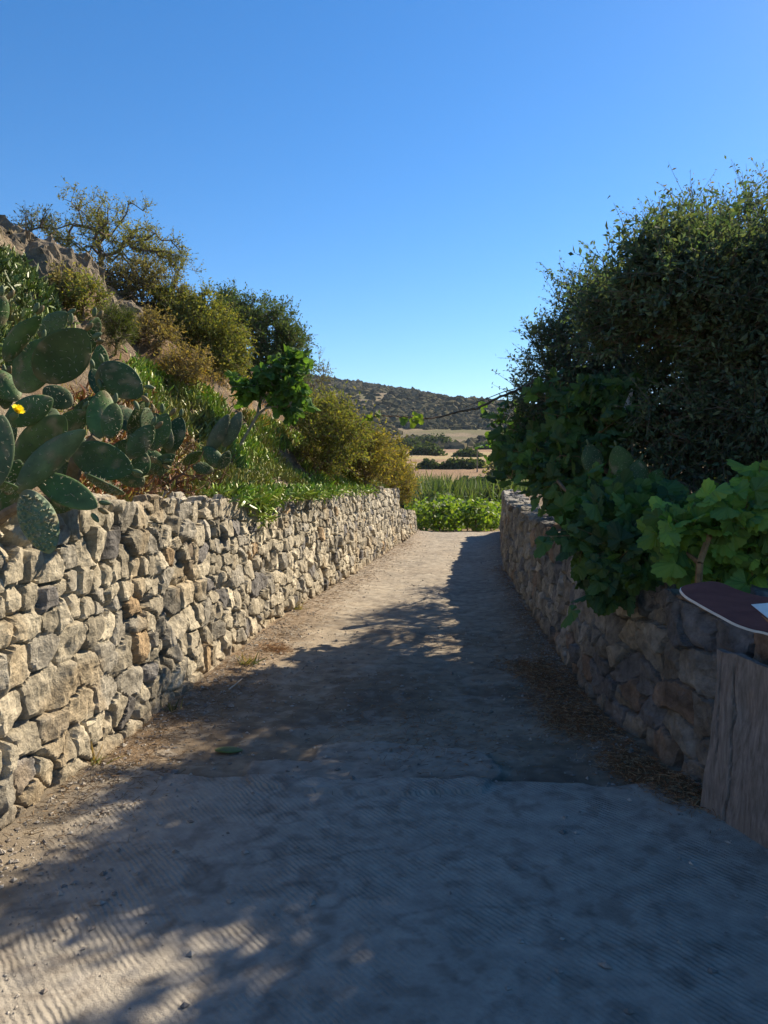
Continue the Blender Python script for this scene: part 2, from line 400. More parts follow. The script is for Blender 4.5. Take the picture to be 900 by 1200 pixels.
# ------------------------------------------------------------------ plant tools
def T_leaf():   # folded pointed leaf, along +y, unit length
    V = np.array([[0, 0, 0], [-.2, .35, .06], [-.16, .7, .05], [0, 1, -.05], [.16, .7, .05], [.2, .35, .06], [0, .5, 0]])
    return V, [np.array([[0, 6, 1], [1, 6, 2], [2, 6, 3], [3, 6, 4], [4, 6, 5], [5, 6, 0]])]
def T_small():
    V = np.array([[0, 0, 0], [-.22, .5, .07], [0, 1, 0], [.22, .5, .07]]); return V, [np.array([[0, 2, 1], [0, 3, 2]])]
def T_lobed(deep=.35, lobes=5, seed=1):
    r = np.random.default_rng(seed); k = 30; out = []
    for i in range(k+1):
        a = -math.pi*.88+2*math.pi*.88*i/k
        rad = .52*(1-deep*.5*(1-math.cos(a*lobes/1.76*1.0))/1.0*.9)*(1+.12*math.cos(a))
        rad *= 1+(.07 if i % 2 else -.05)
        out.append((rad*math.sin(a), .42+rad*math.cos(a), .10*math.cos(3*a)-.16*rad*rad*3+r.normal()*.015))
    V = np.array([[0, .3, .05]]+out); F = np.array([[0, i+2, i+1] for i in range(k)])
    return V, [F]
def T_finger():
    V = []
    for j, (y, z, s) in enumerate([(0, 0, .09), (.45, .03, .13), (.85, .12, .09)]):
        for a in (90, 210, 330): V.append((s*math.cos(R(a)), y, z+s*math.sin(R(a))))
    V.append((0, 1.05, .22)); F3 = []; F4 = []
    for j in range(2):
        for a in range(3): b = (a+1) % 3; F4.append([j*3+a, j*3+b, j*3+3+b, j*3+3+a])
    for a in range(3): F3.append([6+a, 6+(a+1) % 3, 9])
    return np.array(V), [np.array(F4), np.array(F3)]
def T_blade(w=.03, bend=.25):
    V = np.array([[-w, 0, 0], [w, 0, 0], [-w*.8, .4, bend*.2], [w*.8, .4, bend*.2], [-w*.5, .75, bend*.6], [w*.5, .75, bend*.6], [0, 1, bend]])
    return V, [np.array([[0, 1, 3, 2], [2, 3, 5, 4]]), np.array([[4, 5, 6]])]
def leaves(pos, d, n, size, T, cols, r=rng, cvar=.22):
    TV, TF = T; k = len(TV); m = len(pos)
    d = norm(d); n = n-(n*d).sum(-1, keepdims=True)*d; n = norm(n); x = np.cross(d, n)
    size = np.broadcast_to(size, (m,))
    V = pos[:, None] + size[:, None, None]*(TV[None, :, 0, None]*x[:, None] + TV[None, :, 1, None]*d[:, None] + TV[None, :, 2, None]*n[:, None])
    off = (np.arange(m)*k)[:, None, None]
    F = [(f[None]+off).reshape(-1, f.shape[1]) for f in TF]
    cols = np.array(cols, float); ci = r.choice(len(cols), m)
    c = cols[ci]*(1+r.normal(size=(m, 1))*cvar).clip(.4, 1.8)
    return V.reshape(-1, 3), F, np.repeat(c, k, 0).clip(0, 1)
def tubes(p0, p1, r0, r1, sides=5, col=(.2, .16, .12)):
    p0 = np.asarray(p0, float); p1 = np.asarray(p1, float); m = len(p0); d = norm(p1-p0)
    ref = np.where(np.abs(d[:, 2:3]) > .9, np.array([[1., 0, 0]]), np.array([[0, 0, 1.]])); a = norm(np.cross(d, ref)); b = np.cross(d, a)
    t = np.arange(sides)*2*math.pi/sides; ring = np.cos(t)[None, :, None]*a[:, None]+np.sin(t)[None, :, None]*b[:, None]
    V = np.concatenate([p0[:, None]+ring*np.reshape(r0, (-1, 1, 1)), p1[:, None]+ring*np.reshape(r1, (-1, 1, 1))], 1)
    j = np.arange(sides); f = np.stack([j, (j+1) % sides, (j+1) % sides+sides, j+sides], 1)
    F = (f[None]+(np.arange(m)*2*sides)[:, None, None]).reshape(-1, 4)
    return V.reshape(-1, 3), [F], np.broadcast_to(col, (m*2*sides, 3))
def path_tube(g, pts, r0, r1, sides=6, col=(.2, .16, .12)):
    pts = np.asarray(pts, float); n = len(pts); rr = np.linspace(r0, r1, n)
    tan = norm(np.gradient(pts, axis=0)); ref = np.array([0, 0, 1.]) if abs(tan[0][2]) < .9 else np.array([1., 0, 0])
    a = norm(np.cross(tan, ref)); b = np.cross(tan, a); t = np.arange(sides)*2*math.pi/sides
    V = pts[:, None]+rr[:, None, None]*(np.cos(t)[None, :, None]*a[:, None]+np.sin(t)[None, :, None]*b[:, None])
    F = []
    for i in range(n-1):
        for j in range(sides): k = (j+1) % sides; F.append([i*sides+j, i*sides+k, (i+1)*sides+k, (i+1)*sides+j])
    g.add(V.reshape(-1, 3), [np.array(F), np.array([list(range(sides))[::-1]]), np.array([[(n-1)*sides+j for j in range(sides)]])], col)
def grow(trunk, pts, tr, pwr=.42, twig_r=.004, jit=.05, r=rng):
    """connect crown points to the trunk polyline by nearest node; radii by load"""
    nodes = [np.asarray(t, float) for t in trunk]; par = [-1]+list(range(len(trunk)-1)); plen = [0.]
    for i in range(1, len(trunk)): plen.append(plen[-1]+np.linalg.norm(nodes[i]-nodes[i-1]))
    top = nodes[-1]; start = 1 if len(trunk) > 2 else 0
    NA = np.zeros((len(pts)*3+len(trunk), 3)); PL = np.zeros(len(NA)); c = len(trunk)
    NA[:c] = nodes; PL[:c] = plen; par = par+[0]*(len(NA)-c)
    order = np.argsort(np.linalg.norm(pts-top, axis=1)); ends = []
    for i in order:
        p = pts[i]; dd = np.linalg.norm(NA[start:c]-p, axis=1); j = int(np.argmin(dd+.18*PL[start:c]))+start; L = dd[j-start]
        if L > .25:
            mid = NA[j]*.5+p*.5+r.normal(size=3)*jit*L*2+np.array([0, 0, .06*L]); NA[c] = mid; PL[c] = PL[j]+L*.5; par[c] = j; j = c; c += 1
        NA[c] = p; PL[c] = PL[j]+np.linalg.norm(p-NA[j]); par[c] = j; ends.append(c); c += 1
    NA = NA[:c]; load = np.zeros(c)
    load[ends] = 1
    for i in range(c-1, 0, -1):
        if par[i] >= 0: load[par[i]] += load[i]
    rad = twig_r+ (tr-twig_r)*(load/load.max())**pwr*1.0; rad[load <= 1] = twig_r
    i = np.arange(1, c); pa = np.array(par[:c])[1:]
    return NA, i, pa, rad, np.array(ends)
def lobe_pts(lobes, r, shell=.5):
    out = []
    for (c, rad, n) in lobes:
        d = norm(r.normal(size=(n, 3))); q = r.random(n)**shell
        out.append(np.asarray(c)+d*q[:, None]*np.asarray(rad)*(1+.13*r.normal(size=(n, 1))))
    return np.concatenate(out)
def plant(name, label, cat, trunk, lobes, tr=.08, twigs=5, tl=.28, per=8, lsize=.05, T=None, cols=((.05, .08, .03),), mat=None, seed=1, shell=.45,
          up=.35, barkc=(.15, .12, .09), twig_r=.004, group=None, twig_tube=True, droop=0., lspread=.6, lface=None, minz=.1, sides=6, bark_name='trunk', sunny=None):
    r = np.random.default_rng(seed); T = T or T_small(); mat = mat or M_leaf
    pts = lobe_pts(lobes, r, shell)
    pts = pts[pts[:, 2] > H(pts[:, 0], pts[:, 1], False)+minz]
    NA, i, pa, rad, ends = grow(trunk, pts, tr, r=r, twig_r=twig_r)
    root = empty(name, trunk[0], label, cat, group)
    g = Geo(); g.add(*tubes(NA[pa], NA[i], np.minimum(rad[pa], rad[i]*1.5+.002), rad[i], sides, barkc))
    e = NA[ends]; cen = np.mean([np.asarray(l[0]) for l in lobes], 0); m = len(e)
    out = np.repeat(norm(e-cen), twigs, 0); d = norm(out*.7+rdir(m*twigs, 0, r)+np.array([0, 0, up])); L = tl*r.uniform(.5, 1.3, m*twigs)
    b = np.repeat(e, twigs, 0); tip = b+d*L[:, None]; tip[:, 2] -= droop*L
    if twig_tube: g.add(*tubes(b, tip, np.full(len(b), twig_r*.8), np.full(len(b), twig_r*.35), 3, barkc))
    g.build(bark_name, M_bark, root)
    t = np.tile((np.arange(per)+.6)/per, m*twigs)+r.normal(size=m*twigs*per)*.05
    bb = np.repeat(b, per, 0); tt = np.repeat(tip, per, 0); pos = bb+(tt-bb)*t[:, None]+r.normal(size=bb.shape)*tl*.04
    dd = norm(np.repeat(d, per, 0)*(1-lspread)+rdir(len(pos), -.1, r)*lspread)
    nn = rdir(len(pos), .7, r) if lface is None else norm(rdir(len(pos), 0, r)*.75+np.asarray(lface))
    V, F, C = leaves(pos, dd, nn, lsize*r.uniform(.6, 1.3, len(pos)), T, cols, r)
    build('foliage', V, F, mat, root, None, C)
    return root

# ------------------------------------------------------------------ right-hand trees
DK = [(.07, .12, .075), (.10, .15, .09), (.13, .165, .095), (.085, .12, .095)]  # leaf tones lifted and blued to stand in for flare veil
GR = [(.12, .14, .07), (.16, .15, .08), (.10, .12, .05), (.20, .17, .10)]
plant('dense_evergreen_tree', 'tall dense dark tree filling the right edge behind the vine', 'tree', [(3.6, 7.0, .95), (3.65, 7.0, 1.6), (3.7, 7.05, 2.3)],
      [((3.05, 6.9, 2.7), (.9, 1.0, 1.15), 280), ((4.3, 7.2, 2.85), (1.4, 1.2, .95), 270), ((5.6, 7.4, 3.0), (1.5, 1.4, 1.2), 170), ((2.15, 5.75, 2.95), (.42, .5, .33), 40), ((1.95, 6.4, 2.9), (.32, .5, .32), 40), ((2.35, 5.9, 3.08), (.45, .5, .34), 46), ((3.2, 6.4, 1.8), (1.1, .7, .75), 160), ((3.15, 5.9, 2.5), (.75, .6, .85), 190), ((3.9, 6.2, 2.8), (.8, .7, .65), 120), ((2.75, 5.9, 2.85), (.4, .45, .6), 70), ((2.6, 7.2, 2.0), (.5, .6, .7), 70)],
      tr=.14, twigs=8, tl=.33, per=15, lsize=.055, cols=DK, seed=21, shell=.5, up=.5)
plant('grey_twiggy_tree', 'sunlit grey-green tree with bare twig tips rising above the dark tree', 'tree', [(4.3, 9.2, .95), (4.3, 9.2, 2.2), (4.35, 9.2, 3.2)],
      [((4.1, 9.0, 3.9), (.9, .9, .85), 180), ((3.35, 8.8, 3.65), (.6, .7, .75), 100), ((5.2, 9.4, 3.7), (1.2, 1., .9), 130), ((3.1, 8.7, 3.1), (.6, .6, .6), 70)],
      tr=.12, twigs=7, tl=.44, per=9, lsize=.045, cols=GR+DK[:2], seed=22, shell=.42, up=.7, barkc=(.24, .20, .17))
plant('small_leaved_tree', 'loose-topped dark tree with sky showing through at the left of the right-hand trees', 'tree', [(2.45, 8.3, .95), (2.4, 8.3, 1.6), (2.35, 8.3, 2.3)],
      [((2.25, 8.2, 2.7), (.65, .55, .75), 190), ((1.9, 8.1, 2.15), (.5, .5, .5), 120), ((2.5, 8.2, 3.3), (.4, .45, .5), 60), ((2.6, 9.6, 2.2), (.5, .7, .6), 110), ((2.75, 10.9, 2.35), (.5, .6, .65), 110), ((2.9, 12.2, 1.9), (.4, .7, .5), 70), ((2.0, 8.2, 3.2), (.22, .3, .4), 30), ((1.6, 8.1, 2.5), (.24, .3, .35), 34), ((1.75, 8.1, 3.0), (.25, .3, .3), 24)],
      tr=.07, twigs=6, tl=.30, per=11, lsize=.045, cols=DK, seed=23, shell=.5, up=.5)
plant('leafy_tree', 'broad dark tree beside the wall just beyond the right edge of the view', 'tree', [(4.6, 4.4, .9), (4.6, 4.4, 1.8), (4.55, 4.5, 2.8)],
      [((4.4, 4.9, 3.9), (1.2, 1.2, 1.2), 190), ((4.9, 3.6, 3.6), (1.3, 1.3, 1.2), 150), ((3.9, 5.4, 3.0), (.6, .7, .8), 90), ((4.4, 5.9, 3.55), (1.1, .7, .85), 210), ((3.5, 5.3, 4.0), (.45, .4, .5), 60), ((5.8, 4.6, 3.6), (1.2, 1.3, 1.2), 90), ((3.7, 4.6, 3.2), (.7, .8, .8), 110)],
      tr=.14, twigs=7, tl=.32, per=10, lsize=.075, cols=DK, seed=24, shell=.45)
plant('leafy_tree', 'spreading tree on the right terrace behind the camera', 'tree', [(4.6, 1.6, .9), (4.6, 1.6, 1.8), (4.6, 1.7, 2.8)],
      [((4.2, 2.2, 3.5), (1.4, 1.6, 1.2), 260)], tr=.14, twigs=7, tl=.32, per=9, lsize=.07, cols=DK, seed=25, shell=.45)

# ------------------------------------------------------------------ grapevines on the right wall
VG = [(.055, .115, .045), (.07, .14, .045), (.05, .10, .045), (.085, .155, .045)]
GRAPE = T_lobed(.46, 5, 3)
def c3(px, py, y): return tuple(P(px, py, y))
plant('grapevine', 'big dark green grapevine tumbling over the far half of the right wall', 'grapevine', [(2.35, 6.8, .95), (2.2, 6.8, 1.3), (2.05, 6.8, 1.6)],
      [(c3(690, 490, 7.2), (.45, .5, .32), 34), (c3(620, 520, 8.2), (.42, .6, .38), 44), (c3(660, 545, 7.2), (.4, .6, .32), 40), (c3(712, 480, 6.8), (.22, .4, .3), 16),
       (c3(705, 595, 5.9), (.26, .45, .18), 26)],
      tr=.03, twigs=4, tl=.24, per=3, lsize=.145, T=GRAPE, cols=VG, mat=M_vine, seed=31, shell=.6, up=.1, barkc=(.22, .15, .09), twig_r=.003, lface=(-.5, -.7, .45), bark_name='canes', minz=-9)
plant('grapevine', 'grapevine spray hanging down the middle of the right wall face', 'grapevine', [(1.95, 5.2, .95), (1.8, 5.2, 1.1), (1.65, 5.1, 1.15)],
      [(c3(698, 630, 5.0), (.18, .3, .12), 17), (c3(728, 625, 4.7), (.22, .3, .15), 20), (c3(742, 655, 4.5), (.10, .15, .07), 7), (c3(708, 678, 4.7), (.05, .12, .05), 4), (c3(740, 598, 5.0), (.28, .3, .14), 16)],
      tr=.02, twigs=3, tl=.2, per=4, lsize=.135, T=GRAPE, cols=VG, mat=M_vine, seed=32, shell=.6, up=-.1, barkc=(.22, .15, .09), twig_r=.003, lface=(-.5, -.75, .4), bark_name='canes', minz=-9)
plant('grapevine', 'grapevine with leaves painted sunlit yellow-green above the red-brown board', 'grapevine', [c3(818, 690, 3.85), c3(820, 660, 3.85), c3(830, 630, 3.9)],
      [(c3(842, 612, 4.0), (.13, .16, .09), 15), (c3(798, 625, 4.0), (.06, .12, .11), 9), (c3(902, 585, 4.0), (.05, .15, .08), 6), (c3(885, 635, 4.0), (.13, .16, .10), 15), (c3(920, 610, 3.9), (.12, .2, .16), 14), (c3(845, 655, 4.1), (.10, .1, .05), 7)],
      tr=.018, twigs=3, tl=.15, per=3, lsize=.14, T=GRAPE, cols=[(.14, .24, .05), (.20, .32, .06), (.10, .19, .05)], mat=M_vine, seed=33, shell=.6, up=0, barkc=(.25, .16, .08), twig_r=.003, lface=(-.5, -.75, .45), bark_name='canes', minz=-9)  # leaf greens raised to paint sunlight onto this shaded vine
# long shoot reaching out over the lane
def cane():
    root = empty('vine_shoot', P(612, 452, 7.6), 'long bare vine shoot with a few leaves arching out over the lane', 'vine shoot')
    k = [(640, 440, 7.8), (605, 457, 7.5), (585, 466, 7.3), (560, 478, 7.1), (535, 483, 6.9), (505, 491, 6.7), (480, 489, 6.6), (450, 487, 6.5), (425, 491, 6.4)]
    kp = np.array([P(*a) for a in k]); t = np.linspace(0, len(k)-1, 60)
    pts = np.stack([np.interp(t, range(len(k)), kp[:, c]) for c in range(3)], 1)
    kk = np.hanning(7); kk /= kk.sum()
    for c in range(3): pts[:, c] = np.convolve(np.pad(pts[:, c], 3, mode='edge'), kk, 'valid')
    pts += rng.normal(size=pts.shape)*.004
    g = Geo(); path_tube(g, pts, .014, .005, 6, (.16, .11, .07))
    k2 = np.array([P(545, 481, 7.0), P(565, 473, 7.1), P(590, 463, 7.3), P(604, 459, 7.5)]); path_tube(g, k2+np.array([0, .0, .03]), .003, .005, 4, (.16, .11, .07))
    ids = rng.integers(5, 58, 16); b = pts[ids]; g.add(*tubes(b, b+rdir(16, .3)*.05, np.full(16, .0035), np.full(16, .002), 4, (.16, .11, .07)))
    g.build('cane', M_bark, root)
    c = [(482, 487), (478, 492), (486, 490), (489, 486), (474, 488), (444, 484), (447, 489), (428, 488), (425, 494), (431, 492)]
    pos = np.array([P(a, b_, 6.6 if a > 460 else 6.45) for a, b_ in c]); n = len(pos)
    V, F, C = leaves(pos, rdir(n, 0), norm(rdir(n)*.5+np.array([-.3, -.8, .5])), rng.uniform(.05, .11, n), GRAPE, [(.14, .2, .04), (.10, .17, .04)])
    build('leaves', V, F, M_vine, root, None, C)
cane()

# ------------------------------------------------------------------ prickly pears
def pad_mesh(L, W, Tk, bumps=0.0, seed=0, nu=22, nv=16):
    r = np.random.default_rng(seed); t = (1-np.cos(np.linspace(0, math.pi, nv)))/2
    prof = W/2*np.sin(math.pi*t**.78)**.62*(.72+.36*t)
    ph = np.arange(nu)*2*math.pi/nu
    cx = np.cos(ph); cz = np.sin(ph); sx = np.sign(cx)*np.abs(cx)**.9; sz = np.sign(cz)*np.abs(cz)**.9
    th = Tk/2*(np.sin(math.pi*t**.9)**.5)
    bend = r.normal()*.10*L
    X = prof[:, None]*sx[None]; Y = np.repeat((t*L)[:, None], nu, 1); Z = th[:, None]*sz[None] + bend*(t[:, None]**2) + r.normal()*.35*X**2/max(W, .01)
    V = np.stack([X, Y, Z], -1)
    wob = 1+.03*fbm(V*6+seed, 2, seed); V[..., 0] *= wob
    return V.reshape(-1, 3), nu, nv
def pad_faces(nu, nv):
    F = []
    for i in range(nv-1):
        for j in range(nu): k = (j+1) % nu; F.append([i*nu+j, i*nu+k, (i+1)*nu+k, (i+1)*nu+j])
    return np.array(F)
CG = [(.048, .10, .030), (.040, .082, .028), (.065, .12, .034)]
def frame(base, tip, roll):
    d = norm(tip-base); vdir = norm(base-np.array([0, 0, EYE])); n = -vdir-(-vdir@d)*d; n = norm(n); x = np.cross(d, n)
    n2 = n*math.cos(roll)+x*math.sin(roll); x2 = np.cross(d, n2); return x2, d, n2
def add_pad(root, base, tip, W, roll=0., Tk=.019, seed=0, col=None, bumps=False, fruit=0, label=None):
    base = np.asarray(base); tip = np.asarray(tip); L = np.linalg.norm(tip-base); x, d, n = frame(base, tip, roll)
    dense = bumps
    V, nu, nv = pad_mesh(L, W, Tk, seed=seed, nu=110 if dense else 24, nv=100 if dense else 18)
    r = np.random.default_rng(seed+100); c = np.array(col if col is not None else CG[seed % 3])*(1+r.normal()*.12)
    C = np.broadcast_to(c, V.shape).copy()
    # areoles on a diagonal lattice
    ar = []
    stp = .021 if bumps else max(.026, L/8)
    for i in range(-12, 13):
        for j in range(0, 26):
            a = (i+.5*(j % 2))*stp; b = j*stp*.62
            t = b/L
            a += r.normal()*.003; b += r.normal()*.003
            if .06 < t < .96 and r.random() < .88:
                hw = W/2*math.sin(math.pi*t**.78)**.62*(.72+.36*t)
                if abs(a) < hw*.93: ar.append((a, b))
    ar = np.array(ar) if ar else np.zeros((0, 2))
    if bumps:
        for s_ in (1, -1):
            side = (V[:, 2]*s_ > 0)
            d2 = ((V[:, None, :2]-ar[None])**2).sum(-1).min(1); V[:, 2] += s_*side*.014*np.exp(-d2/(.0062**2))
    W3 = base + V[:, :1]*x + V[:, 1:2]*d + V[:, 2:3]*n
    cork = sst(.22, 0, V[:, 1]/L)*.55; scar = sst(.45, .7, fbm(V*22+seed*3.1, 3, seed))*.7; yel = sst(.0, .6, fbm(V*7+seed, 2, seed+1))*.3
    for m_, cc_ in ((yel, (.12, .15, .05)), (cork, (.17, .14, .08)), (scar, (.24, .19, .11))): C = C*(1-m_[:, None])+np.array(cc_)*m_[:, None]
    g = Geo(); g.add(W3, [pad_faces(nu, nv)], C)
    # spines and areole dots as part of the pad
    if len(ar):
        vv = V
        for s_ in (1, -1):
            m = vv[:, 2]*s_ > -1; cand = vv[(vv[:, 2]-np.median(vv[:, 2]))*s_ > 0]
            dd = ((ar[:, None]-cand[None, :, :2])**2).sum(-1).argmin(1); zz = cand[dd, 2]
            p0 = base+ar[:, :1]*x+ar[:, 1:2]*d+zz[:, None]*n; nn = s_*n
            g.add(*tubes(p0, p0+nn*.007, np.full(len(ar), .0024), np.full(len(ar), .0006), 4, (.26, .25, .15)))
            for _q in range(2):
                sd_ = norm(nn+r.normal(size=p0.shape)*.6); g.add(*tubes(p0, p0+sd_*r.uniform(.008, .018, (len(ar), 1)), np.full(len(ar), .0007), np.full(len(ar), .0003), 3, (.62, .57, .42)))
    o = g.build('pad', M_cactus, root, smooth=True)
    if label: o['label'] = label
    for k in range(fruit):
        a = (k-(fruit-1)/2)*.42+r.normal()*.08; t = .99-abs(a)*.16
        hw = W/2*math.sin(math.pi*min(t, .99)**.78)**.62*(.72+.36*t) if abs(a) > .05 else 0
        p = base+d*(L*(1-.28*a*a))+x*(W*.46*math.sin(a)*1.25)
        dirv = norm(d*math.cos(a)+x*math.sin(a)*1.1); fv, fnu, fnv = pad_mesh(.052, .027, .026, seed=k, nu=10, nv=9)
        yv = norm(np.cross(dirv, n)); FV = p-dirv*.006+fv[:, :1]*yv+fv[:, 1:2]*dirv+fv[:, 2:3]*n
        f = build('fruit', FV, [pad_faces(fnu, fnv)], M_cactus, None, p, np.array([(.09, .13, .06), (.16, .12, .05)][k % 2]), True)
        f.parent = o; f.location = tuple(p-np.array(root.location))
    return o
cact = empty('prickly_pear', (-2.3, 4.0, 1.45), 'huge prickly pear with dark pads and one yellow flower leaning over the left wall', 'cactus')
pads = [  # base px, tip px, width px, depth base, depth tip, roll, fruit
 ((47, 446), (100, 386), 66, 3.5, 3.45, .2, 3), ((25, 460), (52, 398), 50, 3.6, 3.6, -.3, 2), ((6, 424), (42, 366), 30, 3.5, 3.5, .5, 2),
 ((45, 394), (79, 367), 27, 3.8, 3.8, .2, 1), ((-12, 390), (6, 347), 30, 3.5, 3.5, .3, 2), ((100, 400), (113, 371), 26, 4.0, 4.0, .8, 2),
 ((117, 428), (167, 464), 44, 3.8, 3.8, .1, 3), ((114, 514), (124, 455), 38, 3.75, 3.8, .1, 2), ((127, 514), (136, 472), 29, 3.6, 3.6, .3, 1),
 ((150, 537), (180, 499), 29, 3.7, 3.7, .2, 2), ((176, 528), (196, 484), 28, 3.9, 3.9, .1, 2), ((84, 528), (156, 552), 50, 3.55, 3.6, .1, 1),
 ((20, 578), (94, 500), 40, 3.2, 3.3, .35, 0), ((20, 548), (76, 486), 50, 3.4, 3.4, .1, 0), ((6, 496), (62, 468), 36, 3.3, 3.35, .1, 0),
 ((-6, 572), (4, 486), 38, 3.0, 3.0, .2, 0), ((42, 556), (115, 598), 40, 3.3, 3.3, -.25, 3), ((160, 560), (170, 530), 26, 3.8, 3.8, .1, 0),
 ((98, 556), (145, 580), 30, 3.5, 3.45, 1.25, 0), ((150, 503), (169, 470), 22, 4.0, 4.0, .9, 1),
 ((8, 580), (22, 538), 28, 3.25, 3.25, .4, 0), ((84, 476), (50, 452), 32, 3.9, 3.9, .2, 0), ((60, 520), (100, 480), 34, 3.8, 3.8, .2, 1),
 ((70, 560), (30, 520), 40, 3.7, 3.7, .1, 0), ((100, 540), (70, 500), 36, 4.0, 4.0, .3, 0), ((20, 470), (-5, 430), 34, 3.8, 3.8, .2, 1),
 ((60, 600), (95, 570), 30, 3.75, 3.75, .2, 0), ((130, 470), (108, 430), 30, 4.1, 4.1, .3, 1), ((-10, 600), (25, 560), 40, 3.5, 3.5, .2, 0),
 ((-40, 560), (-14, 470), 50, 3.5, 3.5, .3, 0), ((-60, 480), (-20, 410), 50, 3.7, 3.7, .2, 1), ((10, 440), (30, 400), 30, 4.1, 4.1, .6, 1), ((80, 420), (112, 400), 26, 4.15, 4.15, .6, 2),
 ((175, 552), (205, 533), 20, 4.1, 4.1, .5, 0), ((-8, 566), (18, 574), 26, 3.1, 3.05, 1.2, 0)]
rp = np.random.default_rng(77)
for _ in range(26):
    a_ = rp.uniform(-10, 200); top_ = np.interp(a_, [0, 60, 110, 150, 200], [420, 400, 410, 470, 520]); b_ = rp.uniform(top_, 575); an = rp.normal()*.7; ln_ = rp.uniform(34, 52); dd_ = rp.uniform(3.95, 4.5)
    pads.append(((a_, b_), (a_+ln_*math.sin(an), b_-ln_*math.cos(an)), rp.uniform(24, 34), dd_, dd_+rp.normal()*.05, rp.uniform(-.6, 1.), int(rp.integers(0, 3))))
for i, (b, t, wpx, d0, d1, rl, fr) in enumerate(pads):
    cc = (.085, .13, .06) if i in (12, 15, 3) else None  # lit-looking pads get a lighter tone, sunlight put into their colour
    add_pad(cact, P(*b, d0), P(*t, d1), wpx/900*d0*1.0, rl, .02, i+1, cc, False, fr)
add_pad(cact, P(30, 574, 3.15), P(60, 648, 3.2), 48/900*3.2, .25, .03, 77, (.12, .17, .10), True, 0, 'pale knobbly pad hanging over the wall')
g = Geo(); path_tube(g, np.array([P(-30, 640, 3.6), P(-6, 612, 3.35), P(10, 600, 3.25), P(29, 590, 3.2)]), .03, .02, 8, (.22, .17, .11))
path_tube(g, np.array([(-2.3, 4.0, 1.3), P(20, 590, 3.7), P(25, 560, 3.6), P(20, 545, 3.5)]), .05, .035, 8, (.18, .15, .10))
path_tube(g, np.array([(-2.2, 4.1, 1.3), P(80, 580, 3.9), P(90, 540, 3.8), P(114, 512, 3.75)]), .045, .03, 8, (.18, .15, .10)); g.build('stem', M_bark, cact)
def flower(root, p, d):
    x = norm(np.cross(d, [0, 0, 1])); y = np.cross(d, x)
    fv, fu, fn = pad_mesh(.05, .032, .03, seed=3, nu=12, nv=10); g = Geo(); g.add(p+fv[:, :1]*x+fv[:, 1:2]*d+fv[:, 2:3]*y, [pad_faces(fu, fn)], (.10, .14, .06)); g.build('bud', M_cactus, root, smooth=True)
    q = p+d*.046; n = 22; a = np.arange(n)*2.4; tilt = np.where(np.arange(n) < 11, .9, .45)
    dd = norm(d[None]*np.cos(tilt)[:, None]+(np.cos(a)[:, None]*x+np.sin(a)[:, None]*y)*np.sin(tilt)[:, None])
    V, F, C = leaves(np.repeat(q[None], n, 0), dd, np.repeat(d[None], n, 0), np.full(n, .036), (T_leaf()[0]*np.array([2, 1, 1]), T_leaf()[1]), [(.85, .72, .03), (.9, .80, .05)], cvar=.05)
    build('flower', V, F, M_grass, root, None, C)
flower(cact, P(13, 492, 3.22), norm(np.array([.75, -.4, .75])))
small = empty('prickly_pear', P(262, 548, 7.0), 'small prickly pear with upright paired pads on top of the left wall', 'cactus')
for i, (b, t, wpx, d0, rl) in enumerate([((243, 532), (270, 487), 21, 7.0, .35), ((262, 524), (284, 483), 19, 7.1, .25), ((262, 548), (238, 524), 22, 6.95, .2), ((258, 550), (268, 528), 18, 6.9, .7), ((215, 545), (236, 527), 18, 7.1, .7), ((250, 552), (225, 545), 18, 7.0, .4)]):
    add_pad(small, P(*b, d0), P(*t, d0), wpx/900*d0, rl, .035, 40+i, (.10, .13, .07) if i in (0, 1) else None, False, 0)
dark = empty('prickly_pear', P(735, 575, 6.3), 'shaded prickly pear with rounded pads between the vine and the dark tree', 'cactus')
for i, (b, t, wpx, d0, rl) in enumerate([((735, 565), (722, 522), 32, 6.2, .1), ((745, 578), (750, 538), 30, 6.1, .1), ((700, 560), (690, 520), 30, 6.4, .2), ((760, 580), (775, 550), 26, 6.2, .4), ((720, 580), (728, 556), 28, 6.3, .2)]):
    add_pad(dark, P(*b, d0), P(*t, d0), wpx/900*d0, rl, .04, 50+i, None, False, 1)
endc = empty('prickly_pear', P(592, 562, 9.8), 'single rounded prickly pear pad peeping out at the far left edge of the vine', 'cactus')
for i, (b, t, wpx, d0) in enumerate([((600, 560), (582, 532), 26, 9.6), ((604, 550), (598, 510), 26, 9.7)]): add_pad(endc, P(*b, d0), P(*t, d0), wpx/900*d0, .2, .04, 60+i)

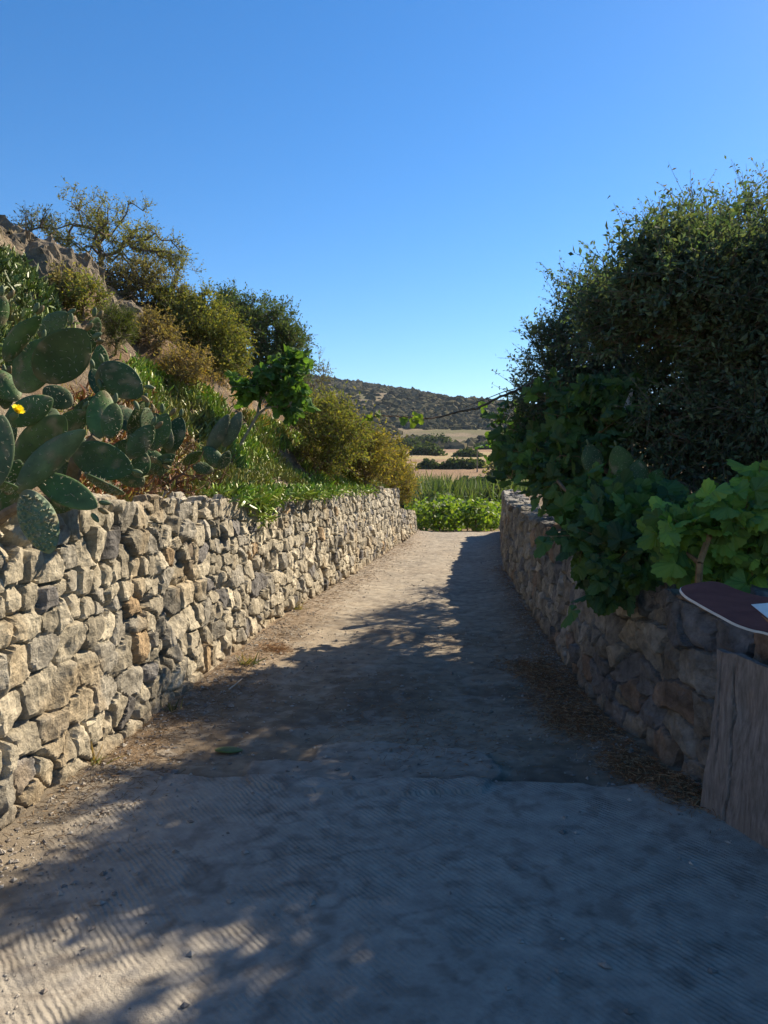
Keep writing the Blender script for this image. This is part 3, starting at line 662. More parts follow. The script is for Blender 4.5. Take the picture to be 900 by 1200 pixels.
# ------------------------------------------------------------------ left bank trees and bushes
def ground_pt(px, py, y0=4, y1=40):
    d = ray(px, py); t = np.linspace(y0, y1, 3000); X = d[0]*t/d[1]; Z = EYE+d[2]*t/d[1]; h = H(X, t)
    k = np.argmax(Z < h); return np.array([X[k], t[k], h[k]]) if (Z < h).any() else P(px, py, 13)
OL = [(.16, .19, .05), (.22, .22, .06), (.26, .24, .07), (.13, .16, .05)]
YG = [(.20, .19, .045), (.26, .22, .05), (.15, .16, .05), (.30, .23, .06)]
b0 = np.array(P(119, 322, 12.6)); b0[2] = min(b0[2], H(b0[0], b0[1])+.05)
plant('sparse_almond_tree', 'sparse open tree with spreading branches on the crest of the left bank', 'tree', [tuple(b0), c3(118, 300, 12.6), c3(116, 285, 12.6)],
      [(c3(120, 268, 12.6), (.80, .7, .66), 105), (c3(165, 292, 12.6), (.80, .6, .46), 75), (c3(65, 275, 12.7), (.50, .5, .30), 30), (c3(205, 308, 12.6), (.32, .4, .3), 24)],
      tr=.04, twigs=6, tl=.22, per=9, lsize=.042, cols=[(.19, .20, .07), (.26, .25, .09), (.14, .15, .06)], seed=41, shell=.75, up=.35, barkc=(.15, .115, .09), twig_r=.0028)
plant('thorny_bush', 'small dark twiggy bush left of the sparse crest tree', 'bush', [c3(45, 305, 11.8), c3(42, 290, 11.8)], [(c3(38, 265, 11.8), (.3, .3, .28), 26)], tr=.02, twigs=5, tl=.2, per=5, lsize=.04,
      cols=[(.09, .10, .05)], seed=42, barkc=(.12, .10, .08), twig_r=.004)
bb = ground_pt(245, 440); by = bb[1]
plant('broom_bush', 'olive rounded bush hanging over the bare eroded slope', 'bush', [tuple(bb), c3(240, 415, by)],
      [(c3(238, 390, by), (.042*by, .6, .040*by), 190), (c3(205, 365, by+.2), (.032*by, .5, .026*by), 90), (c3(262, 410, by), (.032*by, .5, .038*by), 80)],
      tr=.03, twigs=8, tl=.24, per=10, lsize=.05, cols=OL, seed=43, up=.6, T=T_small(), barkc=(.15, .12, .08), minz=0)
plant('evergreen_tree', 'dark green loose tree behind the olive bush at the bank skyline', 'tree', [c3(305, 460, by+2.5), c3(306, 435, by+2.5), c3(306, 415, by+2.5)],
      [(c3(300, 385, by+2.5), (.7, .7, .55), 130), (c3(330, 400, by+2.5), (.5, .6, .38), 70), (c3(275, 362, by+2.5), (.38, .4, .3), 36), (c3(312, 430, by+2.4), (.8, .6, .5), 90)],
      tr=.06, twigs=7, tl=.28, per=10, lsize=.06, cols=[(.06, .10, .05), (.08, .12, .055), (.10, .13, .06)], seed=44, up=.5, minz=0)
plant('twiggy_bush', 'thin grey twiggy bush at the right end of the bank skyline', 'bush', [c3(368, 480, 18), c3(370, 462, 18)], [(c3(368, 440, 18), (.38, .4, .48), 45)], tr=.02, twigs=5, tl=.28, per=4, lsize=.05,
      cols=[(.16, .17, .09)], seed=45, up=.8, barkc=(.22, .18, .13), twig_r=.005)
plant('young_pine', 'small rounded needle-leaved shrub on the slope above the cactus', 'bush', [tuple(ground_pt(136, 416)), c3(137, 400, 8.4)], [(c3(138, 380, 8.4), (.20, .22, .2), 60)], tr=.015, twigs=9, tl=.13, per=14, lsize=.045,
      T=T_blade(.035, .1), cols=[(.07, .10, .025), (.10, .13, .03)], seed=46, up=.5)
for k, (lb, root_, lobes, cols, sd) in enumerate([
    ('tall olive broom bush behind the fig sapling', (385, 545, 12.6), [((392, 510), 12.6, (.5, .6, .5), 110), ((372, 490), 13, (.35, .5, .35), 45)], OL, 51),
    ('wide yellow-green broom bush above the far stretch of wall', (428, 570, 14.8), [((425, 535), 14.8, (.62, .8, .52), 150), ((408, 515), 15, (.4, .6, .45), 55)], YG, 52),
    ('yellowing broom bush at the end of the tall wall', (462, 572, 18.0), [((458, 552), 17.8, (.46, .9, .46), 110), ((445, 535), 17.5, (.35, .6, .4), 40), ((474, 572), 18.8, (.24, .5, .42), 50)], YG, 53)]):
    plant('broom_bush', lb, 'bush', [c3(*root_), c3(root_[0], root_[1]-14, root_[2])], [(c3(*c, y), rd, n) for c, y, rd, n in lobes],
          tr=.03, twigs=8, tl=.3, per=8, lsize=.06, cols=cols, seed=sd, up=.7, T=T_small(), barkc=(.2, .15, .09), minz=-.05)
for k, (lb, px_, py_, yy_, rd, n_, cols_, sd_) in enumerate([
    ('dry grey-brown shrub wrapped round the base of the crest tree', 125, 342, 12.0, (.5, .4, .14), 40, [(.17, .15, .08), (.22, .18, .09)], 54),
    ('dry tangled shrub on the crest between the tree and the olive bush', 168, 345, 12.0, (.55, .5, .3), 80, [(.15, .14, .06), (.20, .18, .08)], 55),
    ('small dry bush clinging to the face of the rock outcrop', 80, 362, 0, (.18, .2, .1), 16, [(.22, .19, .09), (.28, .24, .11)], 157),
    ('olive bush on the upper slope directly above the topmost cactus pads', 98, 378, 0, (.3, .35, .2), 45, OL, 158),
    ('golden dry bush low on the bare slope', 215, 455, 0, (.35, .4, .22), 50, [(.30, .22, .10), (.24, .20, .08)], 56),
    ('faded shrub on the bare slope right of the small pine-like shrub', 175, 410, 0, (.32, .35, .2), 45, [(.20, .17, .08), (.26, .2, .1)], 59),
    ('brown dry shrub below the twiggy bush near the fig sapling', 368, 480, 0, (.5, .5, .3), 70, [(.2, .17, .07), (.15, .15, .06)], 60)]):
    q = ground_pt(px_, py_, 4, 30) if yy_ == 0 else np.array(P(px_, py_, yy_)); q[2] = float(H(q[0], q[1]))+.02
    plant('scrub_bush', lb, 'bush', [tuple(q), tuple(q+[0, 0, .12])], [(tuple(q+[0, 0, .2]), rd, n_)], tr=.02, twigs=8, tl=.2, per=8, lsize=.045, cols=cols_, seed=sd_, up=.8, barkc=(.2, .15, .1), minz=-.1)
def outcrop():
    r = np.random.default_rng(66); g = Geo()
    yy = np.linspace(8.2, 12.2, 150); ss = np.linspace(2.5, 4.7, 90); gy, gs = np.meshgrid(yy, ss, indexing='ij'); gx = xl(gy)-gs; z = H(gx, gy)
    q = xyz(gx, gy, z); rid = 1-np.abs(fbm(q*np.array([2.2, 2.2, 1.2]), 5, 12)); edge = np.minimum(np.minimum(sst(8.2, 9, gy), sst(12.2, 11.2, gy)), np.minimum(sst(2.5, 3.0, gs), sst(4.7, 4.2, gs)))
    lift = edge*(.05+.42*np.clip(rid-.45, 0, 1))+.06*edge*fbm(q*7, 3, 13)-.08*(1-edge); stp_ = np.floor(z*4+noise(q*1.5, 4))*.25-z
    V = np.stack([gx+lift*.5, gy-lift*.25, z+lift*.3+.10*edge*stp_], -1); C = np.array((.185, .15, .105))*(1+.35*fbm(q*3, 3, 15))[..., None]
    o = build('rock_outcrop', V.reshape(-1, 3), grid_faces(150, 90, True), M_stone, None, (float(gx.mean()), 10.2, 3.5), C.reshape(-1, 3)); tag(o, 'crumbling brown rock outcrop at the top left of the bank below the crest tree', 'rock outcrop')
outcrop()
# fig sapling
fr = ground_pt(276, 532)
FIG = T_lobed(.5, 5, 4)
plant('fig_sapling', 'young fig tree with big dark lobed leaves leaning out of the ice plant', 'tree', [tuple(fr), c3(288, 510, fr[1]+.05), c3(302, 486, fr[1]+.1)],
      [(c3(328, 452, fr[1]+.1), (.30, .3, .27), 34), (c3(300, 455, fr[1]+.1), (.16, .2, .14), 10), (c3(345, 470, fr[1]+.1), (.17, .2, .15), 12), (c3(338, 428, fr[1]+.1), (.12, .2, .1), 8)],
      tr=.02, twigs=3, tl=.16, per=3, lsize=.15, T=FIG, cols=[(.08, .16, .04), (.11, .21, .045), (.07, .13, .04)], mat=M_leaf, seed=61, shell=.6, barkc=(.28, .24, .19), twig_r=.005, lface=(-.1, -.6, .7))

# ------------------------------------------------------------------ ground cover on the bank
def scatter(n, xr_, yr_, poly, seed):
    r = np.random.default_rng(seed); y = r.uniform(*yr_, n); s = r.uniform(*xr_, n); x = xl(y)-s; z = H(x, y)
    p = np.stack([x, y, z], 1); a, b = proj(p); k = poly_in(a, b, poly); return p[k], r
def ground_cover(name, poly, n, xr_, yr_, seed, T, cols, size, mat, tilt=.5, tufts=1, spread=.06):
    p, r = scatter(n, xr_, yr_, poly, seed)
    k = noise(p*2.2, seed) > -.35; p = p[k]
    p = np.repeat(p, tufts, 0); p = p+r.normal(size=p.shape)*np.array([spread, spread, spread*.25]); m = len(p)
    z = H(p[:, 0], p[:, 1]); p[:, 2] = np.maximum(p[:, 2], z-.01)
    d = rdir(m, tilt, r)+np.array([.15, -.1, 0]); V, F, C = leaves(p, d, rdir(m, .3, r), size*r.uniform(.6, 1.35, m), T, cols, r, .2)
    nv_ = len(T[0]); q_ = np.repeat(p, nv_, 0); C = C*(1+.3*noise(q_*1.7, seed+1))[:, None]; b_ = (sst(.3, .6, fbm(q_*1.3, 3, seed+2))*.55)[:, None]; C = C*(1-b_)+np.array((.22, .17, .07))*b_
    o = build(name, V, F, mat, col=C); tag(o, kind='stuff'); return o
FING = T_finger()
ICE = [(.22, .33, .05), (.30, .40, .06), (.17, .25, .05), (.36, .38, .08)]
ov = ground_cover('ice_plant', [(150, 425), (215, 440), (265, 475), (330, 500), (400, 540), (480, 585), (470, 600), (400, 600), (240, 600), (225, 570), (235, 520), (150, 470)], 26000, (.0, 3.2), (4, 16), 71, FING, ICE, .085, M_succ, 1.3, 3, .04)
ov['label'] = 'bright green finger-leaved ice plant covering the lower bank'; ov['category'] = 'ice plant'
ov = ground_cover('ice_plant', [(-60, 290), (20, 300), (75, 370), (80, 420), (-60, 440)], 60000, (.8, 4), (3.5, 11), 72, FING, [(.17, .22, .06), (.22, .26, .08), (.12, .16, .05)], .08, M_succ, .9, 2, .05)
ov['label'] = 'olive ice plant on the high slope behind the big cactus'; ov['category'] = 'ice plant'
ov = ground_cover('reddish_ice_plant', [(60, 480), (150, 440), (200, 490), (235, 530), (240, 600), (60, 600)], 9000, (.1, 2.2), (3.5, 9), 73, FING, [(.30, .24, .05), (.34, .16, .05), (.22, .22, .05), (.26, .10, .04)], .07, M_succ, .7, 2, .05)
ov['label'] = 'yellow and red drying ice plant behind the cactus pads'; ov['category'] = 'ice plant'
ov = ground_cover('dry_orange_grass', [(205, 415), (232, 425), (300, 470), (345, 520), (320, 520), (270, 480), (215, 450)], 16000, (.3, 4), (6, 18), 74, T_blade(.02, .3), [(.42, .20, .09), (.36, .20, .10), (.45, .28, .14)], .16, M_grass, 1.2, 1, .03)
ov['label'] = 'orange dry grass strip below the olive bush'; ov['category'] = 'dry grass'
ov = ground_cover('dry_bank_grass', [(-60, 240), (60, 260), (250, 350), (300, 470), (480, 560), (470, 590), (0, 600), (-60, 600)], 11000, (.2, 5), (3.5, 20), 75, T_blade(.02, .3), [(.36, .27, .13), (.26, .20, .11), (.16, .15, .07)], .13, M_grass, .9, 1, .03)
ov['label'] = 'sparse straw-coloured grass scattered over the bank'; ov['category'] = 'dry grass'
def spill():
    r = np.random.default_rng(76); y = np.concatenate([r.normal(7.6, .28, 1000), r.normal(9.3, .7, 900), r.uniform(6.6, 14, 900)]); x = xl(y)+r.uniform(-.35, .07, len(y))
    z = hl(y)+.03-np.where(x > xl(y)-.06, r.uniform(0, 1, len(y))**2*(.28*np.exp(-((y-7.6)/.3)**2)+.09), -.03*r.random(len(y)))
    p = np.stack([x, y, z], 1); m = len(p); V, F, C = leaves(p, rdir(m, .3, r)+np.array([.5, -.2, 0]), rdir(m, .3, r), .08*r.uniform(.6, 1.4, m), FING, ICE, r)
    o = build('trailing_ice_plant', V, F, M_succ, col=C); tag(o, 'bright green ice plant spilling over the top of the left wall', 'ice plant', kind='stuff')
spill()
# dry stems and roots
def stems(name, label, cat, pts_px, n, seed, col, ln=.5, rad=.008):
    r = np.random.default_rng(seed); g = Geo(); base = None
    for i in range(n):
        a, b = pts_px[r.integers(len(pts_px))]; p = ground_pt(a+r.normal()*8, b+r.normal()*4, 4, 20) if isinstance(cat, str) else None
        if base is None: base = p
        d = norm(np.array([r.normal()*.5, -.2+r.normal(), r.normal()*.35])); q = [p]
        for k in range(7): d = norm(d+r.normal(size=3)*.35); d[2] -= .05; q.append(q[-1]+d*ln/7); q[-1][2] = max(q[-1][2], float(H(q[-1][0], q[-1][1]))+.01)
        path_tube(g, q, rad*r.uniform(.6, 1.3), rad*.3, 5, np.array(col)*r.uniform(.7, 1.3))
    root = g.build(name, M_bark, None, base); tag(root, label, cat, kind='stuff')
stems('dry_stems', 'tangle of dead brown stems lying along the left wall top', 'dead stems', [(175, 572), (200, 570), (225, 565), (250, 570), (150, 578)], 60, 81, (.17, .10, .06), .5, .009)
stems('exposed_roots', 'dark exposed roots hanging from the eroded bank edge', 'roots', [(165, 350), (175, 355), (185, 360), (195, 372)], 40, 82, (.09, .065, .05), .6, .010)
stems('dead_twigs', 'dead dry twigs under the broom bushes on the far wall', 'dead stems', [(375, 560), (400, 565), (380, 545)], 30, 83, (.2, .13, .08), .5, .008)

# ------------------------------------------------------------------ things on the right terrace
def rock(name, label, cat, c, dims, seed, col, parent=None, group=None):
    bm_n = 3; import bmesh
    bm = bmesh.new(); bmesh.ops.create_icosphere(bm, subdivisions=bm_n, radius=1)
    V = np.array([v.co[:] for v in bm.verts]); F = np.array([[v.index for v in f.verts] for f in bm.faces]); bm.free()
    r = np.random.default_rng(seed); nn = norm(r.normal(size=(14, 3)))
    for q in nn: dd = V@q; V = V-np.maximum(dd-r.uniform(.5, .8), 0)[:, None]*q
    V = V*(1+.06*fbm(V*2, 3, seed))[:, None]*np.array(dims)
    o = build(name, V+np.array(c), F, M_stone, parent, np.array(c), np.array(col)); return tag(o, label, cat, group)
lb = ['long flat boulder on the terrace at the left under the shaded cactus', 'flat boulder on the terrace in the middle under the shaded cactus', 'right-hand flat boulder on the terrace beneath the dark tree']
for i, (a, b) in enumerate([(690, 590), (735, 582), (775, 588)]):
    rock('boulder', lb[i], 'rock', P(a, b, 5.9+.1*i), (.17, .14, .09), 90+i, (.2, .17, .14), group='boulders edging the right terrace')
def stake():
    base = P(742, 560, 6.6); top = P(738, 452, 6.6); g = Geo(); o = empty('garden_stake', base, 'pale pointed stake standing in the shade between vine and tree', 'stake')
    path_tube(g, [base, base*.5+top*.5, top*.8+base*.2], .010, .010, 6, (.25, .22, .18)); g.build('pole', M_bark, o)
    g = Geo(); a = P(735, 482, 6.6); b = P(740, 448, 6.6)
    V = np.array([a+[-.04, 0, 0], a+[.03, 0, -.02], b+[.02, 0, 0], a+[-.04, .015, 0], a+[.03, .015, -.02], b+[.02, .015, 0]])
    g.add(V, [np.array([[0, 1, 2], [5, 4, 3]]), np.array([[0, 3, 4, 1], [1, 4, 5, 2], [2, 5, 3, 0]])], (.40, .40, .42)); g.build('tip', M_bark, o)
stake()
# weathered plank
def wood_mat(name, c0, c1, sc=(3, 3, 1), ring=26):
    m, t, b = newmat(name); tc = N(t, 'ShaderNodeTexCoord'); mp = N(t, 'ShaderNodeMapping'); mp.inputs['Scale'].default_value = sc
    t.links.new(tc.outputs['Object'], mp.inputs[0])
    n0 = N(t, 'ShaderNodeTexNoise', Scale=2.2, Detail=2); t.links.new(mp.outputs[0], n0.inputs['Vector'])
    ad = N(t, 'ShaderNodeVectorMath', operation='MULTIPLY_ADD'); ad.inputs[1].default_value = (.35, .35, .35)
    t.links.new(n0.outputs['Color'], ad.inputs[0]); t.links.new(mp.outputs[0], ad.inputs[2])
    n1 = N(t, 'ShaderNodeTexNoise', Scale=ring, Detail=8, Roughness=.7); t.links.new(ad.outputs[0], n1.inputs['Vector'])
    cr = N(t, 'ShaderNodeValToRGB'); cr.color_ramp.elements[0].position = .3; cr.color_ramp.elements[0].color = (*c0, 1)
    cr.color_ramp.elements[1].position = .68; cr.color_ramp.elements[1].color = (*c1, 1)
    t.links.new(n1.outputs['Fac'], cr.inputs[0]); t.links.new(cr.outputs[0], b.inputs['Base Color']); b.inputs['Roughness'].default_value = .85
    bp = N(t, 'ShaderNodeBump', Strength=.8, Distance=.006); t.links.new(n1.outputs['Fac'], bp.inputs['Height']); t.links.new(bp.outputs[0], b.inputs['Normal'])
    return m
M_plank = wood_mat('weathered_wood', (.10, .085, .07), (.30, .26, .225), (3.5, 3.5, .7), 13)
M_board = wood_mat('red_brown_paint', (.10, .030, .024), (.17, .058, .045), (1, 4, 4), 6)
M_white = surf('white_paint', (.72, .72, .70), 20, .12, .6, .2, 60, .002)
M_orange = surf('orange_paint', (.50, .18, .06), 20, .12, .6, .2, 60, .002)
def plank():
    a = np.array([1.535, 3.54]); dv = np.array([1.80-1.60, 2.93-3.54]); Lw = .56; dv = dv/np.linalg.norm(dv)
    nrm = np.array([dv[1], -dv[0]]); nrm = nrm if nrm[0] < 0 else -nrm
    nx_, nz_ = 70, 60; u = np.linspace(0, 1, nx_); v = np.linspace(0, 1, nz_); U, W_ = np.meshgrid(u, v)
    left = -.006-.018*np.cos(W_*4.2)+.006*noise(xyz(W_*7, 0*W_), 4)
    uu = left*(1-U)+U*Lw; ht = .80+.014*noise(xyz(U*9, 0*U), 6)-.01*U
    zz = -.02+ht*W_
    crack = .028*np.exp(-((uu-(.105+.035*np.sin(W_*2.2+.5)+.008*noise(xyz(W_*9, 0*W_), 8)))/.0042)**2)*sst(1., .9, W_)*sst(-.1, .05, W_) + .02*np.exp(-((uu-(.045+.01*np.sin(W_*5)))/.0035)**2)*sst(.3, .5, W_)*sst(1., .8, W_)
    knot = .012*np.exp(-(((uu-.2)/.05)**2+((W_-.72)/.09)**2))
    fd = .035-crack+.007*noise(xyz(uu*14, W_*2), 9)-knot; lean = .05*W_
    X = a[0]+dv[0]*uu+nrm[0]*(fd-lean); Y = a[1]+dv[1]*uu+nrm[1]*(fd-lean)
    Xb = a[0]+dv[0]*uu+nrm[0]*(.0-lean); Yb = a[1]+dv[1]*uu+nrm[1]*(.0-lean)
    V = np.concatenate([np.stack([X, Y, zz], -1).reshape(-1, 3), np.stack([Xb, Yb, zz], -1).reshape(-1, 3)]); n = nx_*nz_
    f = grid_faces(nz_, nx_); per = np.concatenate([np.arange(nx_), np.arange(1, nz_)*nx_+nx_-1, (nz_-1)*nx_+np.arange(nx_-2, -1, -1), np.arange(nz_-2, 0, -1)*nx_])
    sdf = np.stack([per, np.roll(per, -1), np.roll(per, -1)+n, per+n], 1)
    o = build('wooden_plank', V, [np.concatenate([f, f[:, ::-1]+n, sdf])], M_plank, None, (1.62, 3.3, 0)); tag(o, 'weathered grey cracked plank leaning upright against the near end of the right wall', 'plank')
plank()
def board():
    c = np.array(P(850, 708, 3.12)); up = norm(np.array([.12, .80, .60])); rt = norm(np.array([1, -.10, -.12])); rt = norm(rt-(rt@up)*up); nn = np.cross(rt, up)
    nn = nn if nn[1] < 0 else -nn
    def onp(px, py):
        d = ray(px, py); o = np.array([0, 0, EYE]); t = ((c-o)@nn)/(d@nn); return o+d*t
    out = [(797, 690), (802, 686), (815, 683), (834, 681), (848, 684), (862, 690), (880, 696), (900, 700), (935, 706), (985, 716), (1010, 745), (1000, 775), (965, 772), (930, 755), (900, 742), (882, 738), (862, 731), (845, 722), (830, 714), (816, 706), (803, 698)]
    pts = np.array([onp(*p) for p in out]); n = len(pts)
    k = 4; dense = []
    for i in range(n):
        for j in range(k):
            t = j/k; p0, p1, p2, p3 = pts[i-1], pts[i], pts[(i+1) % n], pts[(i+2) % n]
            dense.append(.5*((2*p1)+(-p0+p2)*t+(2*p0-5*p1+4*p2-p3)*t*t+(-p0+3*p1-3*p2+p3)*t**3))
    D = np.array(dense); m = len(D); th = .012; cen = D.mean(0); D = D+nn*.0
    root = empty('painted_board', cen, 'red-brown painted board with white edge and white triangle lying on the right wall', 'board')
    inner = cen+(D-cen)*.991
    V = np.concatenate([inner+nn*.001, [cen+nn*.001]]); ids = np.arange(m)
    build('face', V, [np.stack([ids, np.roll(ids, -1), np.full(m, m)], 1)], M_board, root)
    V = np.concatenate([inner, D-nn*.003, D-nn*th, cen[None]-nn*th]); F = np.concatenate([np.stack([ids+a, np.roll(ids, -1)+a, np.roll(ids, -1)+a+m, ids+a+m], 1) for a in (0, m)])
    build('edge', V, [F, np.stack([ids+2*m, np.roll(ids, -1)+2*m, np.full(m, 3*m)], 1)], M_white, root)
    tri = np.array([onp(*p)+nn*.004 for p in [(880, 709), (915, 706), (925, 722), (901, 726)]]); tb = tri-nn*.002
    build('white_mark', np.concatenate([tri, tb]), [np.array([[0, 1, 2, 3], [0, 4, 5, 1], [1, 5, 6, 2], [2, 6, 7, 3], [3, 7, 4, 0]])], M_white, root)
    tri = np.array([onp(*p)+nn*.004 for p in [(892, 722), (901, 728), (925, 724), (940, 738), (903, 733)]]); tb = tri-nn*.002
    build('orange_mark', np.concatenate([tri, tb]), [np.array([[0, 1, 2, 3, 4]]), np.array([[i, (i+1) % 5, 5+(i+1) % 5, 5+i] for i in range(5)])], M_orange, root)
board()

# ------------------------------------------------------------------ litter on the lane
def pebbles():
    r = np.random.default_rng(91); n = 9000
    y = np.concatenate([r.uniform(1.8, 21, n//2), r.uniform(1.8, 8, n//2)]); s = r.random(n); edge = r.random(n) < .6
    s = np.where(edge, np.where(r.random(n) < .6, np.abs(r.normal(size=n))*.09, 1-np.abs(r.normal(size=n))*.06), s); x = xl(y)+(xr(y)-xl(y))*np.clip(s, .01, .99)
    keep = (y > 3.9) | (s < .2) | (r.random(n) < .25); x = x[keep]; y = y[keep]; n = len(x)
    sz = .004+.009*r.random(n)**3+.012*(r.random(n) < .012); z = lane_h(x, y)+sz*.3
    base = np.array([[0, 0, 1], [1, 0, 0], [0, 1, 0], [-1, 0, 0], [0, -1, 0], [0, 0, -1.]]); F = np.array([[0, 1, 2], [0, 2, 3], [0, 3, 4], [0, 4, 1], [5, 2, 1], [5, 3, 2], [5, 4, 3], [5, 1, 4]])
    V = base[None]*(1+.3*r.normal(size=(n, 6, 1)))*sz[:, None, None]*np.array([1.2, 1, .7]); a = r.uniform(0, 6.3, n); ca, sa = np.cos(a)[:, None], np.sin(a)[:, None]
    V = np.stack([V[..., 0]*ca-V[..., 1]*sa, V[..., 0]*sa+V[..., 1]*ca, V[..., 2]], -1)+np.stack([x, y, z], 1)[:, None]
    C = np.repeat(np.array([(.30, .27, .23), (.22, .19, .16), (.36, .33, .28)])[r.choice(3, n)], 6, 0)
    o = build('gravel', V.reshape(-1, 3), (F[None]+(np.arange(n)*6)[:, None, None]).reshape(-1, 3), M_pebble, col=C); tag(o, kind='stuff')
pebbles()
def litter(name, cen, n, seed, cols, ln, thick, sx=.12, hump=.03):
    r = np.random.default_rng(seed); cen = np.array(cen); k = r.integers(len(cen)-1, size=n); t = r.random(n)[:, None]
    c = cen[k]*(1-t)+cen[k+1]*t; c = c+r.normal(size=c.shape)*np.array([sx, sx*1.3]); x = np.clip(c[:, 0], xl(c[:, 1])+.02, xr(c[:, 1])-.03); y = c[:, 1]
    z = lane_h(x, y)+.003+hump*r.random(n)**2; p = np.stack([x, y, z], 1); d = rdir(n, 0, r); d[:, 2] *= .22; d = norm(d)
    L = ln*r.uniform(.4, 1.5, n); g = Geo(); cc = np.array(cols)[r.choice(len(cols), n)]
    V, F, _ = tubes(p-d*L[:, None]/2, p+d*L[:, None]/2, np.full(n, thick), np.full(n, thick*.6), 3); g.add(V, F, np.repeat(cc, 6, 0))
    o = g.build(name, M_straw); tag(o, kind='stuff'); return o
W2 = lambda *p: [tuple(G(*q)[:2]) for q in p]
DRY = [(.24, .125, .06), (.30, .17, .085), (.17, .09, .045), (.40, .29, .17)]
litter('dry_litter', W2((612, 780), (640, 800), (660, 840), (690, 862)), 4200, 95, DRY, .045, .0016, .11)
litter('dry_litter', W2((720, 890), (770, 915), (830, 948)), 3600, 96, DRY, .04, .0016, .07)
litter('dry_litter', [(float(xr(v))-.1, v) for v in (4, 6, 9, 13)], 2200, 97, DRY, .04, .0015, .08)
litter('dry_litter', [(float(xl(v))+.18, v) for v in (3.4, 5, 8, 12, 18)], 4200, 98, [(.3, .21, .12), (.2, .13, .07), (.14, .09, .05)], .045, .0015, .14, .02)
litter('dry_litter', W2((310, 765), (325, 762), (335, 766)), 700, 99, DRY, .04, .0014, .05, .04)
litter('dry_litter', W2((470, 800), (400, 850), (560, 860), (480, 880)), 900, 100, DRY, .04, .0013, .25, .008)
def weeds(poss, seed):
    r = np.random.default_rng(seed)
    for i, (a, b, s, lb) in enumerate(poss):
        q = G(a, b); q[2] = lane_h(np.array(q[0]), np.array(q[1])); n = 45; p = q+r.normal(size=(n, 3))*np.array([s*.3, s*.3, 0])
        V, F, C = leaves(p, rdir(n, .8, r), rdir(n, .2, r), s*r.uniform(.5, 1.1, n), T_blade(.05, .35), [(.10, .13, .05), (.2, .18, .08), (.28, .2, .1)], r)
        o = build('weed_tuft', V, F, M_grass, None, q, C); tag(o, lb, 'weed', 'weeds at the foot of the left wall')
weeds([(345, 718, .14, 'green weed tuft at the middle of the left wall foot'), (105, 905, .13, 'brownish weed tuft at the near foot of the left wall'), (290, 782, .12, 'low weed tuft in the sunny dirt near the lane middle'), (200, 840, .08, 'tiny dry weed at the left wall foot beside the shadow edge')], 5)
gp = G(268, 886); pad_o = empty('fallen_pad', gp+np.array([0, 0, .02]), 'green fallen prickly pear pad lying on the lane', 'cactus pad')
def flatpad():
    V, nu, nv = pad_mesh(.16, .11, .018, seed=4); a = R(-80); x = np.array([math.cos(a), math.sin(a), 0]); y = np.array([-math.sin(a), math.cos(a), 0])
    g = Geo(); q = gp+np.array([-.08, 0, .035]); g.add(q+V[:, :1]*x+V[:, 1:2]*y+V[:, 2:3]*np.array([0, 0, 1]), [pad_faces(nu, nv)], (.075, .12, .035)); g.build('pad', M_cactus, pad_o, smooth=True)
flatpad()
rock('flat_stone', 'flat dusty stone sunk in the dirt left of the fallen pad', 'stone', G(197, 888)+np.array([0, 0, .01]), (.10, .07, .03), 101, (.27, .23, .18))
for i, (a, b, s, lb) in enumerate([(160, 925, .03, 'small grey stone near the foot of the left wall'), (60, 985, .035, 'pale rubble chip in the near left corner of the lane'), (130, 938, .022, 'dark chip of rock on the dirt by the left wall'), (305, 770, .02, 'small brown clod beside the dry litter in the sun')]):
    rock('loose_stone', lb, 'stone', G(a, b)+np.array([0, 0, s*.35]), (s*1.2, s, s*.7), 110+i, (.26, .23, .19))
st = empty('dry_stick', G(275, 803)+np.array([0, 0, .02]), 'pale dry stick on the sunlit dirt of the lane', 'stick'); g = Geo(); path_tube(g, [G(268, 808, .03), G(276, 802, .035), G(284, 795, .03)], .006, .004, 5, (.45, .40, .32)); g.build('stick', M_bark, st)

# ------------------------------------------------------------------ beyond the lane: vineyard, reeds, fields, hill scrub
def vine_proto(seed):
    r = np.random.default_rng(seed); root = empty('vineyard_vine', (0, 0, 0))
    g = Geo(); path_tube(g, [(0, 0, -.1), (.03, .02, .25), (0, 0, .5)], .035, .02, 6, (.16, .11, .07))
    for k in range(7): a = k*.9; path_tube(g, [(0, 0, .45), (.25*math.cos(a), .25*math.sin(a), .8), (.5*math.cos(a), .5*math.sin(a), .85)], .012, .005, 4, (.2, .14, .07))
    g.build('trunk', M_bark, root)
    n = 520; d = norm(r.normal(size=(n, 3))); p = d*(r.random(n)**.4)[:, None]*np.array([.75, .75, .62])*(1+.3*noise(d*2+seed, 2))[:, None]+np.array([0, 0, .62])
    V, F, C = leaves(p, rdir(n, 0, r), norm(d+rdir(n, .6, r)), r.uniform(.10, .17, n), T_leaf.__call__() if False else (T_leaf()[0]*np.array([2.2, 1, 1]), T_leaf()[1]), [(.10, .16, .035), (.13, .20, .04), (.07, .12, .035), (.17, .22, .05)], r)
    build('foliage', V, F, M_vine, root, None, C); return root
protos = [vine_proto(s) for s in (201, 202, 203)]
def copy_tree(o):
    c = o.copy(); COL.objects.link(c)
    for ch in o.children: k = ch.copy(); COL.objects.link(k); k.parent = c
    return c
r = np.random.default_rng(5); vc = 0
